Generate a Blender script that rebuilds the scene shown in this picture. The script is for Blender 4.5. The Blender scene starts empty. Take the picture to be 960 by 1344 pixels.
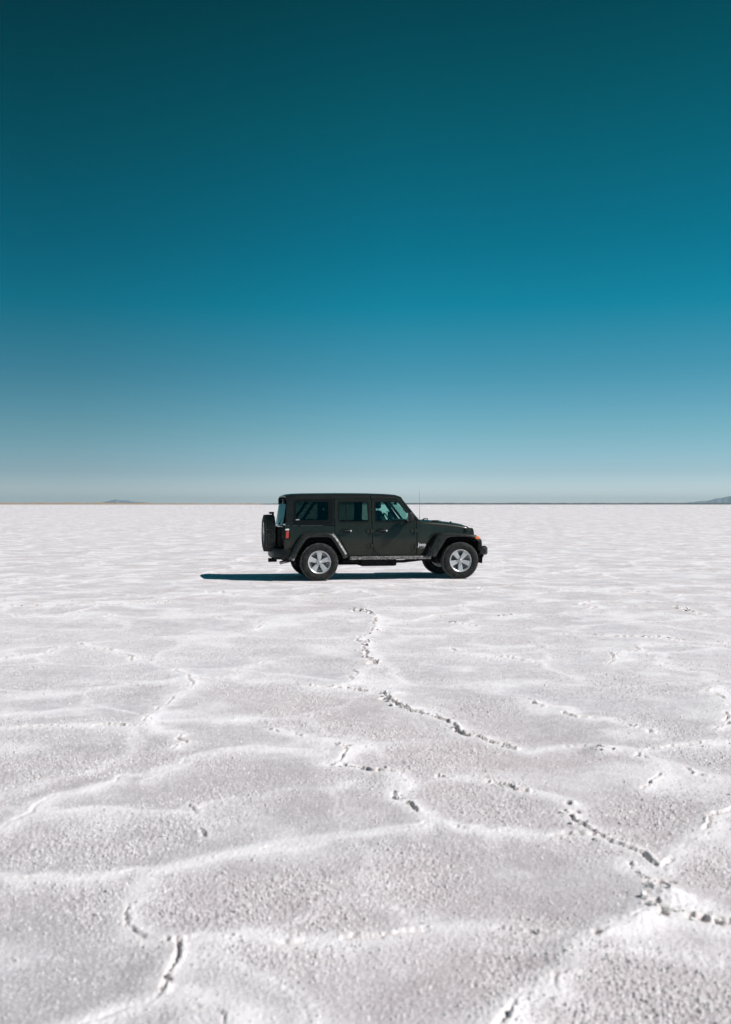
import bpy, bmesh, math, random
import numpy as np
from mathutils import Vector, Matrix

random.seed(7)
R = math.radians
scene = bpy.context.scene
col = scene.collection

# ------------------------------------------------------------------ camera
EYE = 1.59
FPX = 35.0 / 36.0 * 1344          # focal length in photo pixels
HORIZON = 662.0
cam_d = bpy.data.cameras.new('camera')
cam = bpy.data.objects.new('camera', cam_d)
col.objects.link(cam)
cam_d.sensor_fit = 'VERTICAL'
cam_d.sensor_height = 36.0
cam_d.sensor_width = 36.0
cam_d.lens = 35.0
cam_d.clip_start = 0.1
cam_d.clip_end = 200000.0
cam.location = (0, 0, EYE)
cam.rotation_euler = (R(90) - math.atan((672 - HORIZON) / FPX), 0, 0)
cam_d.dof.use_dof = True
cam_d.dof.focus_distance = 21.5
cam_d.dof.aperture_fstop = 2.8
scene.camera = cam

# ------------------------------------------------------------------ light
SUN_DIR = Vector((0.708, -0.173, 0.6845)).normalized()      # towards the sun
world = bpy.data.worlds.new('World')
scene.world = world
world.use_nodes = True
wn, wl = world.node_tree.nodes, world.node_tree.links
wn.clear()
w_out = wn.new('ShaderNodeOutputWorld')
w_bg = wn.new('ShaderNodeBackground')
w_bg.inputs['Strength'].default_value = 0.14
w_sky = wn.new('ShaderNodeTexSky')
w_sky.sky_type = 'NISHITA'
w_sky.sun_disc = False
w_sky.sun_elevation = math.asin(SUN_DIR.z)
w_sky.sun_rotation = math.atan2(SUN_DIR.x, SUN_DIR.y)
w_sky.altitude = 1300
w_sky.air_density = 1.0
w_sky.dust_density = 0.6
w_sky.ozone_density = 3.0
# film-like colour grade of the sky by height above the horizon (same all round)
w_tc = wn.new('ShaderNodeTexCoord')
w_sep = wn.new('ShaderNodeSeparateXYZ')
w_ramp = wn.new('ShaderNodeValToRGB')
w_mul = wn.new('ShaderNodeMix')
w_mul.data_type = 'RGBA'
w_mul.blend_type = 'MULTIPLY'
w_mul.inputs[0].default_value = 1.0
wl.new(w_tc.outputs['Generated'], w_sep.inputs[0])
wl.new(w_sep.outputs['Z'], w_ramp.inputs['Fac'])
SKY_GRADE = [
    (0.0, (0.82, 0.88, 1.04)),
    (0.0168, (0.71, 0.80, 0.98)),
    (0.032, (0.53, 0.66, 0.79)),
    (0.0702, (0.3793, 0.6127, 0.6337)),
    (0.1305, (0.1729, 0.5339, 0.5319)),
    (0.193, (0.016, 0.520, 0.490)),
    (0.246, (0.003, 0.4563, 0.4205)),
    (0.352, (0.002, 0.3607, 0.2885)),
    (0.446, (0.002, 0.2450, 0.1870)),
    (0.75, (0.002, 0.208, 0.159))]
el = w_ramp.color_ramp.elements
while len(el) < len(SKY_GRADE):
    el.new(0.5)
for e, (p, c) in zip(el, SKY_GRADE):
    e.position = p
    e.color = (c[0], c[1], c[2], 1)
# the sky is brighter on the sun's side and deeper away from it
w_dot = wn.new('ShaderNodeVectorMath')
w_dot.operation = 'DOT_PRODUCT'
w_dot.inputs[1].default_value = Vector((SUN_DIR.x, SUN_DIR.y, 0)).normalized() * 0.5
w_add = wn.new('ShaderNodeMath')
w_add.operation = 'ADD'
w_add.inputs[1].default_value = 0.5
w_side = wn.new('ShaderNodeValToRGB')
w_side.color_ramp.interpolation = 'B_SPLINE'
SIDE = [(0.0, 0.50), (0.25, 0.60), (0.38, 1.0), (0.52, 1.14), (1.0, 1.28)]
e2 = w_side.color_ramp.elements
while len(e2) < len(SIDE):
    e2.new(0.5)
for e, (p, c) in zip(e2, SIDE):
    e.position = p
    e.color = (c, c, c, 1)
w_mul2 = wn.new('ShaderNodeMix')
w_mul2.data_type = 'RGBA'
w_mul2.blend_type = 'MULTIPLY'
w_mul2.inputs[0].default_value = 1.0
wl.new(w_tc.outputs['Generated'], w_dot.inputs[0])
wl.new(w_dot.outputs['Value'], w_add.inputs[0])
wl.new(w_add.outputs[0], w_side.inputs['Fac'])
wl.new(w_sky.outputs['Color'], w_mul2.inputs[6])
wl.new(w_side.outputs['Color'], w_mul2.inputs[7])
wl.new(w_mul2.outputs[2], w_mul.inputs[6])
wl.new(w_ramp.outputs['Color'], w_mul.inputs[7])
wl.new(w_mul.outputs[2], w_bg.inputs['Color'])
wl.new(w_bg.outputs[0], w_out.inputs['Surface'])

sun_d = bpy.data.lights.new('sun', 'SUN')
sun = bpy.data.objects.new('sun', sun_d)
col.objects.link(sun)
sun_d.energy = 4.8
sun_d.angle = R(0.5)
sun_d.color = (1.0, 0.955, 0.93)
sun.location = (30, -10, 40)
sun.rotation_euler = (-SUN_DIR).to_track_quat('-Z', 'Y').to_euler()

vs = scene.view_settings
vs.view_transform = 'Standard'
vs.look = 'None'
vs.exposure = 0.0
vs.gamma = 1.0
vs.use_curve_mapping = False
scene.render.engine = 'CYCLES'
scene.cycles.max_bounces = 10
scene.cycles.transparent_max_bounces = 24

# ------------------------------------------------------------------ materials
def new_mat(name):
    m = bpy.data.materials.new(name)
    m.use_nodes = True
    nt = m.node_tree
    return m, nt.nodes, nt.links, nt.nodes['Principled BSDF']

def ramp(n, stops):
    r = n.new('ShaderNodeValToRGB')
    e = r.color_ramp.elements
    while len(e) < len(stops):
        e.new(0.5)
    for q, (p, c) in zip(e, stops):
        q.position = p
        q.color = (*c, 1) if len(c) == 3 else c
    return r

def mixc(n, l, fac, a, b, mode='MIX'):
    m = n.new('ShaderNodeMix')
    m.data_type = 'RGBA'
    m.blend_type = mode
    for sock, v in ((m.inputs[0], fac), (m.inputs[6], a), (m.inputs[7], b)):
        if isinstance(v, (int, float)):
            sock.default_value = v
        elif isinstance(v, tuple):
            sock.default_value = (*v, 1) if len(v) == 3 else v
        else:
            l.new(v, sock)
    return m.outputs[2]

def math_n(n, l, op, a, b=None, clamp=False):
    m = n.new('ShaderNodeMath')
    m.operation = op
    m.use_clamp = clamp
    for sock, v in ((m.inputs[0], a), (m.inputs[1], b)):
        if v is None:
            continue
        if isinstance(v, (int, float)):
            sock.default_value = v
        else:
            l.new(v, sock)
    return m.outputs[0]

def noise_n(n, l, vec, scale, detail=3, rough=0.55):
    t = n.new('ShaderNodeTexNoise')
    t.inputs['Scale'].default_value = scale
    t.inputs['Detail'].default_value = detail
    t.inputs['Roughness'].default_value = rough
    if vec is not None:
        l.new(vec, t.inputs['Vector'])
    return t.outputs['Fac']

SALT_DUST = (0.62, 0.60, 0.58)

def dusty(name, base, rough, metallic=0.0, coat=0.0, dust=0.05, low=0.0, low_z=(0.35, 0.75), scale=9.0, spec=0.5):
    """a plain finish with salt dust: a thin veil everywhere and splashes low on the car"""
    m, n, l, b = new_mat(name)
    tc = n.new('ShaderNodeTexCoord')
    geo = n.new('ShaderNodeNewGeometry')
    sep = n.new('ShaderNodeSeparateXYZ')
    l.new(geo.outputs['Position'], sep.inputs[0])
    nz = noise_n(n, l, geo.outputs['Position'], scale, 5, 0.65)
    veil = n.new('ShaderNodeMapRange')
    l.new(nz, veil.inputs['Value'])
    veil.inputs['From Min'].default_value = 0.38
    veil.inputs['From Max'].default_value = 0.75
    veil.inputs['To Max'].default_value = dust * 2.0
    fac = veil.outputs[0]
    if low > 0:
        hm = n.new('ShaderNodeMapRange')
        l.new(sep.outputs['Z'], hm.inputs['Value'])
        hm.inputs['From Min'].default_value = low_z[1]
        hm.inputs['From Max'].default_value = low_z[0]
        nz2 = noise_n(n, l, geo.outputs['Position'], 38.0, 6, 0.7)
        sp = math_n(n, l, 'ADD', math_n(n, l, 'MULTIPLY', hm.outputs[0], 0.55), math_n(n, l, 'SUBTRACT', nz2, 0.86))
        sp = math_n(n, l, 'MULTIPLY', sp, 9.0, clamp=True)
        sp = math_n(n, l, 'MULTIPLY', sp, low)
        fac = math_n(n, l, 'MAXIMUM', fac, sp)
    l.new(mixc(n, l, fac, base, SALT_DUST), b.inputs['Base Color'])
    rr = math_n(n, l, 'ADD', math_n(n, l, 'MULTIPLY', fac, 0.6), rough, clamp=True)
    l.new(rr, b.inputs['Roughness'])
    b.inputs['Metallic'].default_value = metallic
    b.inputs['Coat Weight'].default_value = coat
    b.inputs['Coat Roughness'].default_value = 0.06
    b.inputs['Specular IOR Level'].default_value = spec
    return m

def plain(name, base, rough, metallic=0.0, coat=0.0, var=0.12, scale=14.0, spec=0.5):
    m, n, l, b = new_mat(name)
    geo = n.new('ShaderNodeNewGeometry')
    nz = noise_n(n, l, geo.outputs['Position'], scale, 4)
    d = tuple(c * (1 - var) for c in base)
    e = tuple(min(1, c * (1 + var)) for c in base)
    l.new(mixc(n, l, nz, d, e), b.inputs['Base Color'])
    b.inputs['Roughness'].default_value = rough
    b.inputs['Metallic'].default_value = metallic
    b.inputs['Coat Weight'].default_value = coat
    b.inputs['Specular IOR Level'].default_value = spec
    return m

def glass(name, tint, shine=(1, 1, 1)):
    m, n, l, b = new_mat(name)
    n.remove(b)
    out = [x for x in n if x.type == 'OUTPUT_MATERIAL'][0]
    tr = n.new('ShaderNodeBsdfTransparent')
    tr.inputs[0].default_value = (*tint, 1)
    gl = n.new('ShaderNodeBsdfGlossy')
    gl.inputs['Roughness'].default_value = 0.02
    gl.inputs[0].default_value = (*shine, 1)
    mx = n.new('ShaderNodeMixShader')
    geo = n.new('ShaderNodeNewGeometry')
    nz = noise_n(n, l, geo.outputs['Position'], 6.0, 3)
    # Schlick reflectance, the same from both faces of the pane
    dt = n.new('ShaderNodeVectorMath')
    dt.operation = 'DOT_PRODUCT'
    l.new(geo.outputs['Normal'], dt.inputs[0])
    l.new(geo.outputs['Incoming'], dt.inputs[1])
    c1 = math_n(n, l, 'SUBTRACT', 1.0, math_n(n, l, 'ABSOLUTE', dt.outputs['Value']), clamp=True)
    c5 = math_n(n, l, 'POWER', c1, 5.0)
    fac = math_n(n, l, 'ADD', math_n(n, l, 'MULTIPLY', c5, 0.55), math_n(n, l, 'ADD', math_n(n, l, 'MULTIPLY', nz, 0.008), 0.018))
    l.new(fac, mx.inputs[0])
    l.new(tr.outputs[0], mx.inputs[1])
    l.new(gl.outputs[0], mx.inputs[2])
    l.new(mx.outputs[0], out.inputs['Surface'])
    return m

M = {}
M['paint'] = dusty('green_paint', (0.014, 0.0175, 0.0125), 0.30, metallic=0.0, coat=0.45, spec=0.10, dust=0.006, low=0.5, low_z=(0.25, 0.62))
M['top'] = dusty('black_hardtop', (0.010, 0.012, 0.011), 0.32, dust=0.005, spec=0.2)
M['plastic'] = dusty('black_plastic', (0.009, 0.010, 0.010), 0.45, dust=0.015, spec=0.2, low=0.5, low_z=(0.25, 0.65))
M['flare'] = dusty('flare_plastic', (0.010, 0.011, 0.010), 0.30, dust=0.02, spec=0.3, low=0.7, low_z=(0.28, 0.80), scale=14)
M['rail'] = dusty('salted_rail', (0.022, 0.022, 0.022), 0.6, dust=0.16, low=0.8, low_z=(0.25, 0.85), scale=25)
M['under'] = dusty('underbody', (0.008, 0.008, 0.008), 0.85, dust=0.02, spec=0.12, low=0.35, low_z=(0.0, 0.55))
M['rubber'] = dusty('tyre_rubber', (0.012, 0.012, 0.012), 0.7, dust=0.025, low=0.0, scale=12, spec=0.15)
M['tread'] = dusty('tyre_tread', (0.035, 0.038, 0.036), 0.85, dust=0.14, low=0.0, scale=30, spec=0.25)
M['alloy'] = plain('alloy', (0.50, 0.495, 0.50), 0.34, metallic=0.3, coat=0.2, var=0.08)
M['salt_highlight'] = dusty('salt_highlight_plastic', (0.05, 0.05, 0.05), 0.7, dust=0.55, low=0.9, low_z=(0.3, 1.1), scale=22)  # pale salt colour that also carries the flare's sun highlight
M['alloy_dark'] = plain('alloy_dark', (0.10, 0.10, 0.105), 0.5, metallic=0.5)
M['steel'] = plain('steel', (0.35, 0.35, 0.36), 0.35, metallic=0.9)
M['interior'] = plain('interior_black', (0.014, 0.015, 0.016), 0.75)
M['cloth'] = plain('seat_cloth', (0.022, 0.023, 0.025), 0.85, scale=60)
M['frit'] = plain('black_frit', (0.006, 0.007, 0.007), 0.35, spec=0.15)
M['rubber_seal'] = plain('rubber_seal', (0.006, 0.006, 0.006), 0.7, spec=0.12)
M['glass_clear'] = glass('green_tint_glass', (0.70, 0.88, 0.85))
M['glass_dark'] = glass('privacy_glass', (0.34, 0.41, 0.39))
M['glass_rear'] = glass('teal_shine_rear_glass', (0.40, 0.52, 0.52), (0.30, 0.58, 0.64))  # teal put into the reflection, imitating the view through the pane
M['red_lens'] = plain('red_lens', (0.45, 0.035, 0.02), 0.2, coat=0.5)
M['orange_lens'] = plain('orange_lens', (0.75, 0.16, 0.03), 0.2, coat=0.5)
M['white_lens'] = plain('white_lens', (0.75, 0.75, 0.74), 0.2, coat=0.5)
M['chrome'] = plain('bright_metal', (0.72, 0.72, 0.72), 0.15, metallic=1.0)
M['decal'] = plain('white_decal', (0.75, 0.75, 0.75), 0.4, var=0.05)
M['decal_grey'] = plain('grey_decal', (0.30, 0.30, 0.30), 0.5, var=0.05)
M['mirror'] = plain('mirror_glass', (0.85, 0.85, 0.85), 0.02, metallic=1.0, var=0.01)

# ------------------------------------------------------------------ object helpers
def empty(name, loc=(0, 0, 0), rz=0.0, parent=None):
    o = bpy.data.objects.new(name, None)
    o.empty_display_size = 0.2
    col.objects.link(o)
    o.location = loc
    o.rotation_euler = (0, 0, rz)
    o.parent = parent
    return o

def mesh_obj(name, verts, faces, mat, parent=None, smooth=None, bevel=0.0, seg=2):
    me = bpy.data.meshes.new(name)
    me.from_pydata([tuple(v) for v in verts], [], faces)
    me.validate()
    bm = bmesh.new()
    bm.from_mesh(me)
    bmesh.ops.remove_doubles(bm, verts=bm.verts, dist=1e-5)
    bmesh.ops.recalc_face_normals(bm, faces=bm.faces)
    bm.to_mesh(me)
    bm.free()
    return finish(name, me, mat, parent, smooth, bevel, seg)

def finish(name, me, mat, parent=None, smooth=None, bevel=0.0, seg=2):
    if mat is not None:
        me.materials.append(M[mat] if isinstance(mat, str) else mat)
    if smooth is not None or bevel > 0:
        me.shade_smooth()
        me.set_sharp_from_angle(angle=R(smooth if smooth is not None else 35))
    o = bpy.data.objects.new(name, me)
    col.objects.link(o)
    o.parent = parent
    if bevel > 0:
        b = o.modifiers.new('bevel', 'BEVEL')
        b.width = bevel
        b.segments = seg
        b.limit_method = 'ANGLE'
        b.angle_limit = R(35)
    return o

# ------------------------------------------------------------------ noise
def _hash(ix, iy, seed):
    h = (ix.astype(np.int64) * 374761393 + iy.astype(np.int64) * 668265263 + seed * 2246822519) & 0xffffffff
    h = ((h ^ (h >> 13)) * 1274126177) & 0xffffffff
    h = ((h ^ (h >> 16)) * 2654435761) & 0xffffffff
    return ((h ^ (h >> 15)) & 0xffffff).astype(np.float64) / 0xffffff

def perlin(x, y, seed=0):
    xi, yi = np.floor(x), np.floor(y)
    fx, fy = x - xi, y - yi
    xi, yi = xi.astype(np.int64), yi.astype(np.int64)
    u = fx * fx * fx * (fx * (fx * 6 - 15) + 10)
    v = fy * fy * fy * (fy * (fy * 6 - 15) + 10)
    def g(dx, dy):
        a = _hash(xi + dx, yi + dy, seed) * 2 * np.pi
        return np.cos(a) * (fx - dx) + np.sin(a) * (fy - dy)
    a = g(0, 0) * (1 - u) + g(1, 0) * u
    b = g(0, 1) * (1 - u) + g(1, 1) * u
    return (a * (1 - v) + b * v) * 1.5

def fbm(x, y, seed=0, octaves=3, gain=0.5):
    s, amp, tot = 0, 1.0, 0
    for k in range(octaves):
        s = s + amp * perlin(x * 2 ** k, y * 2 ** k, seed + 17 * k)
        tot += amp
        amp *= gain
    return s / tot

def voronoi_edge(x, y, seed, size):
    """distance (metres) to the nearest border of a jittered cell pattern"""
    x, y = x / size, y / size
    xi, yi = np.floor(x).astype(np.int64), np.floor(y).astype(np.int64)
    f1 = np.full(x.shape, 9.0)
    f2 = np.full(x.shape, 9.0)
    for dx in (-1, 0, 1):
        for dy in (-1, 0, 1):
            cx, cy = xi + dx, yi + dy
            px = cx + 0.08 + 0.84 * _hash(cx, cy, seed)
            py = cy + 0.08 + 0.84 * _hash(cx, cy, seed + 5)
            d = np.hypot(px - x, py - y)
            m = d < f1
            f2 = np.where(m, f1, np.minimum(f2, d))
            f1 = np.where(m, d, f1)
    return (f2 - f1) * 0.5 * size

def smooth01(x):
    x = np.clip(x, 0, 1)
    return x * x * (3 - 2 * x)

# ------------------------------------------------------------------ pressure ridges and cracks of the salt crust
def on_ground(px, py):
    d = EYE * FPX / (py - HORIZON)
    return ((px - 480.0) / FPX * d, d)

# (cracking 0..1, ridge height factor, photo points turned into places on the ground)
TRACES = [
 (0.9, 1.0, [(462,802),(490,808),(489,828),(478,850),(480,862),(494,874)]),
 (0.3, 0.9, [(494,874),(470,887),(430,905)]),
 (0.8, 0.9, [(405,903),(430,905),(470,908),(500,912),(512,924)]),
 (1.0, 1.0, [(512,924),(545,939),(575,947),(596,955),(601,966),(640,977),(676,987)]),
 (0.6, 0.8, [(355,962),(400,974),(455,986)]),
 (0.3, 1.0, [(455,986),(444,1003),(425,1008)]),
 (0.8, 0.8, [(425,1008),(470,1012),(510,1018)]),
 (0.2, 1.0, [(510,1018),(527,1029),(517,1044)]),
 (0.75, 1.0, [(517,1044),(535,1058),(552,1072),(568,1085)]),
 (0.5, 1.0, [(568,1085),(600,1094),(640,1099),(690,1102),(740,1100),(790,1105)]),
 (0.8, 0.8, [(575,1024),(630,1030),(676,1041),(720,1050),(750,1060)]),
 (0.55, 1.0, [(750,1060),(755,1080),(770,1092),(790,1105)]),
 (0.4, 1.0, [(790,1105),(830,1121),(852,1134),(872,1150)]),
 (0.6, 1.0, [(824,1140),(846,1160),(866,1172)]),
 (1.0, 1.3, [(866,1172),(864,1192),(857,1206)]),
 (1.0, 1.1, [(857,1206),(890,1213),(920,1216),(960,1220),(1040,1228),(1130,1222)]),
 (0.45, 1.2, [(857,1206),(830,1224),(785,1242),(750,1272),(725,1296),(690,1322),(668,1350),(640,1400)]),
 (0.4, 0.9, [(872,1150),(890,1121),(914,1105),(926,1094),(960,1070),(1010,1060)]),
 (0.1, 1.0, [(-80,1170),(0,1160),(60,1158),(140,1155),(200,1148),(250,1138),(330,1122),(400,1112),(480,1100),(568,1085)]),
 (0.25, 1.0, [(200,1148),(187,1164),(176,1186),(166,1218),(190,1240),(230,1244)]),
 (0.45, 0.8, [(230,1244),(262,1238),(320,1232),(380,1245),(440,1243),(500,1240)]),
 (0.5, 1.1, [(230,1244),(235,1262),(221,1290),(213,1312)]),
 (0.1, 1.1, [(213,1312),(236,1322),(262,1338),(300,1370)]),
 (0.1, 0.9, [(213,1312),(170,1330),(130,1346),(60,1370)]),
 (0.3, 0.7, [(500,1240),(540,1232),(640,1225),(720,1240),(785,1242)]),
 (0.3, 0.9, [(232,880),(248,890),(243,908),(220,925),(205,935),(190,955)]),
 (0.5, 0.7, [(-40,964),(0,960),(60,955),(100,954),(190,956)]),
 (0.5, 0.8, [(190,956),(236,966),(243,976),(226,986)]),
 (0.9, 0.7, [(-60,797),(0,796),(60,796),(110,795),(140,795)]),
 (0.8, 0.6, [(140,795),(180,793),(230,791)]),
 (0.5, 0.7, [(-60,872),(0,868),(40,862),(80,850)]),
 (0.7, 0.7, [(100,846),(150,858),(172,868)]),
 (0.8, 0.6, [(588,817),(606,820),(628,822)]),
 (0.8, 0.6, [(652,810),(690,808)]),
 (0.8, 0.7, [(728,833),(770,836),(815,837),(870,838)]),
 (0.8, 0.7, [(862,835),(895,843),(930,845),(1000,846)]),
 (0.9, 0.7, [(884,797),(905,803),(922,808)]),
 (0.7, 0.6, [(820,797),(852,797)]),
 (0.6, 0.6, [(590,852),(640,862),(702,870)]),
 (0.6, 0.8, [(938,904),(952,920),(957,945),(940,960)]),
 (0.6, 0.7, [(700,925),(740,940),(800,946),(856,965)]),
 (0.4, 0.8, [(690,992),(760,985),(840,990),(900,982),(1000,972)]),
 (0.5, 0.8, [(840,990),(860,1002),(857,1028),(845,1040)]),
 (0.5, 0.6, [(860,1002),(905,1015),(935,1024)]),
 (0.5, 0.7, [(838,848),(810,858),(806,864),(800,872)]),
 (0.6, 0.6, [(280,811),(318,815),(346,819),(330,828)]),
 (0.3, 0.5, [(250,1060),(258,1085),(270,1100)]),
 (0.1, 0.8, [(0,1092),(30,1075),(70,1050),(130,1036),(220,1010)]),
 (0.1, 0.7, [(190,1030),(260,995),(330,985),(420,992)]),
 (0.6, 0.5, [(900,748),(945,752),(980,753)]),
 (0.6, 0.5, [(850,751),(888,752)]),
 (0.5, 0.5, [(810,748),(838,753)]),
 (0.3, 0.6, [(120,905),(180,898),(300,890),(345,870)]),
]

def refine(pts, rng, n=5, amp=0.05):
    out = [np.array(pts[0])]
    for a, b in zip(pts[:-1], pts[1:]):
        a, b = np.array(a), np.array(b)
        d = b - a
        L = np.hypot(*d)
        nn = max(2, min(14, int(L / 0.09)))
        nrm = np.array([-d[1], d[0]]) / max(L, 1e-6)
        w = 0
        for k in range(1, nn):
            w = 0.6 * w + rng.normal(0, min(amp, 0.10 * L))
            env = math.sin(math.pi * k / nn)
            out.append(a + d * k / nn + nrm * w * env)
        out.append(b)
    return out

rng = np.random.default_rng(11)
LINES = []
for crk, hgt, px in TRACES:
    LINES.append((crk, hgt, refine([on_ground(*p) for p in px], rng)))

# holes where the crust has broken through: photo point, radius, depth
PITS = [(864, 1170, 0.034, 0.06), (881, 1167, 0.018, 0.04), (862, 1200, 0.016, 0.04), (872, 1213, 0.016, 0.04), (908, 1215, 0.017, 0.04),
        (924, 1217, 0.022, 0.05), (946, 1219, 0.026, 0.05), (507, 921, 0.045, 0.06), (468, 804, 0.06, 0.06), (487, 807, 0.05, 0.05),
        (489, 872, 0.05, 0.05), (480, 860, 0.04, 0.04), (455, 985, 0.022, 0.04), (218, 1300, 0.014, 0.04), (730, 1293, 0.012, 0.03),
        (784, 1241, 0.014, 0.03), (756, 1070, 0.02, 0.04), (905, 803, 0.06, 0.05)]

# pushed-up lumps of crust
MOUNDS = [(888, 1190, 0.08, 0.028), (845, 1222, 0.08, 0.018), (792, 992, 0.10, 0.03), (520, 914, 0.09, 0.02)]

CAR_AT = (-1.121, 21.5)
CAR_YAW = R(11.4)

def crust(X, Y):
    """height, whiteness of the salt crust at the given places"""
    n = X.size
    r = np.hypot(X, Y)
    jit = fbm(X * 34, Y * 34, 51, 2)
    jit2 = perlin(X * 75, Y * 75, 53)
    wob = perlin(X * 9, Y * 9, 55)
    wid = 0.0045 + 0.006 * smooth01(0.5 + 1.3 * perlin(X * 6, Y * 6, 57))
    along = smooth01(0.55 + 1.1 * fbm(X * 3.1, Y * 3.1, 61, 2))
    ridge_t = np.zeros(n)
    ridge_tb = np.zeros(n)
    white_t = np.zeros(n)
    zc = np.zeros(n)
    act = np.zeros(n)
    for c, h, pts in LINES:
        P = np.array(pts)
        lo, hi = P.min(0) - 0.9, P.max(0) + 0.9
        idx = np.nonzero((X > lo[0]) & (X < hi[0]) & (Y > lo[1]) & (Y < hi[1]))[0]
        if idx.size == 0:
            continue
        x, y = X[idx], Y[idx]
        best = np.full(idx.size, 9.0)
        bs = np.zeros(idx.size)
        for a, b in zip(P[:-1], P[1:]):
            d = b - a
            L2 = d @ d
            t = np.clip(((x - a[0]) * d[0] + (y - a[1]) * d[1]) / L2, 0, 1)
            ex, ey = x - a[0] - t * d[0], y - a[1] - t * d[1]
            q = np.hypot(ex, ey)
            m = q < best
            best = np.where(m, q, best)
            bs = np.where(m, np.sign(d[0] * ey - d[1] * ex) * q, bs)
        ridge_t[idx] = np.maximum(ridge_t[idx], np.exp(-(best / 0.10) ** 2) * h)
        ridge_tb[idx] = np.maximum(ridge_tb[idx], np.exp(-(best / 0.34) ** 2) * h)
        white_t[idx] = np.maximum(white_t[idx], (0.80 * np.exp(-(best / 0.065) ** 2) + 0.30 * np.exp(-(best / 0.22) ** 2)) * min(h * 1.1, 1.0))
        # broken lips and grooves along the seam
        ac = c ** 0.7 * smooth01((along[idx] - 0.42 + 0.45 * c) * 2.2)
        sd = bs + 0.007 * jit[idx] + 0.016 * wob[idx]
        zz = ac * (0.023 * np.exp(-((sd - 0.015) / 0.013) ** 2) * np.clip(0.65 + 1.1 * jit[idx], 0, 1.8)
                   - (0.030 + 0.022 * np.clip(jit2[idx] + 0.4, 0, 1)) * np.exp(-(sd / wid[idx]) ** 2))
        zc[idx] = np.where(np.abs(zz) > np.abs(zc[idx]), zz, zc[idx])
        act[idx] = np.maximum(act[idx], ac * np.exp(-(sd / 0.03) ** 2))
    # cell pattern everywhere, warped
    wx = X + 0.35 * perlin(X * 0.9, Y * 0.9, 31) + 0.10 * perlin(X * 3, Y * 3, 32)
    wy = Y + 0.35 * perlin(X * 0.9, Y * 0.9, 33) + 0.10 * perlin(X * 3, Y * 3, 34)
    v = voronoi_edge(wx, wy, 71, 1.75)
    near = smooth01((17.0 - Y) / 5.0) * smooth01((0.62 - np.abs(X) / np.maximum(Y, 1.0)) / 0.2)
    vw = (1.0 - 0.40 * near) * (0.35 + 0.65 * smooth01(0.5 + 1.2 * perlin(X * 0.35, Y * 0.35, 41)))
    big = perlin(X * 0.45, Y * 0.45, 1)
    mid = fbm(X * 1.3, Y * 1.3, 2, 2)
    fine = fbm(X * 5.5, Y * 5.5, 3, 2)
    ridge_v = np.exp(-(v / 0.07) ** 2) * vw
    ridge_vb = np.exp(-(v / 0.35) ** 2) * vw
    z = 0.007 * big + 0.005 * mid + 0.002 * fine
    hv = 0.75 + 0.5 * perlin(X * 1.7, Y * 1.7, 44)
    z = z + np.maximum(0.016 * ridge_t + 0.018 * ridge_tb, (0.014 * ridge_v + 0.018 * ridge_vb)) * hv
    z = z + zc
    for px, py, pr, dp in MOUNDS:
        gx_, gy_ = on_ground(px, py)
        q = np.hypot(X - gx_, Y - gy_) + 0.03 * jit
        z = z + dp * np.exp(-(q / pr) ** 2)
        white_t = np.maximum(white_t, 0.6 * np.exp(-(q / pr) ** 2))
    for px, py, pr, dp in PITS:
        gx_, gy_ = on_ground(px, py)
        q = np.hypot(X - gx_, (Y - gy_)) + 0.02 * jit * (pr / 0.04)
        z = z - dp * np.exp(-(q / pr) ** 4)
        act = np.maximum(act, np.exp(-(q / (pr * 2.5)) ** 2))
    vs_ = v + 0.03 * jit
    act_v = 0.8 * smooth01((along - 0.62) * 4) * vw * (1 - 0.75 * near)
    z = z + act_v * 0.022 * np.exp(-((vs_ - 0.03) / 0.025) ** 2) * np.clip(0.5 + jit, 0, 1.5)
    z = z - act_v * 0.035 * np.exp(-(vs_ / 0.018) ** 2)
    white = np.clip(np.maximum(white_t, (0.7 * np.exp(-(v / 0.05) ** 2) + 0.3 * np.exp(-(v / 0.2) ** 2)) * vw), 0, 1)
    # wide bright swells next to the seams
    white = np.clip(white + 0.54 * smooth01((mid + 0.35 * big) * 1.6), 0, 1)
    # damp nearby; viewing-angle brightness put into the whiteness farther out
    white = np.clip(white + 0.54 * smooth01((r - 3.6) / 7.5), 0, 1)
    # crystals
    grow = 1 - 0.75 * white
    patch = smooth01(0.5 + 1.4 * perlin(X * 1.1, Y * 1.1, 81))
    gr = 0.8 * np.maximum(perlin(X * 50, Y * 46, 91), 0) ** 1.2 + np.maximum(perlin(X * 120, Y * 110, 92), 0)
    z = z + (0.003 + 0.010 * patch) * grow * (gr - 0.35) * smooth01((40 - r) / 25)
    z = z + 0.0025 * jit2
    # calm, level crust where the car stands
    cx, cy = X - CAR_AT[0], Y - CAR_AT[1]
    lx = cx * math.cos(CAR_YAW) + cy * math.sin(CAR_YAW)
    ly = -cx * math.sin(CAR_YAW) + cy * math.cos(CAR_YAW)
    q = np.hypot(np.maximum(np.abs(lx - 1.2) - 2.3, 0), np.maximum(np.abs(ly) - 0.9, 0))
    calm = 0.22 + 0.78 * smooth01(q / 2.0)
    z = z * calm
    # far out the crust levels off
    z = z * (0.25 + 0.75 * smooth01((150 - r) / 110))
    z = np.where(r > 170, z * smooth01((400 - r) / 230), z)
    return z, white, act + act_v

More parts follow.
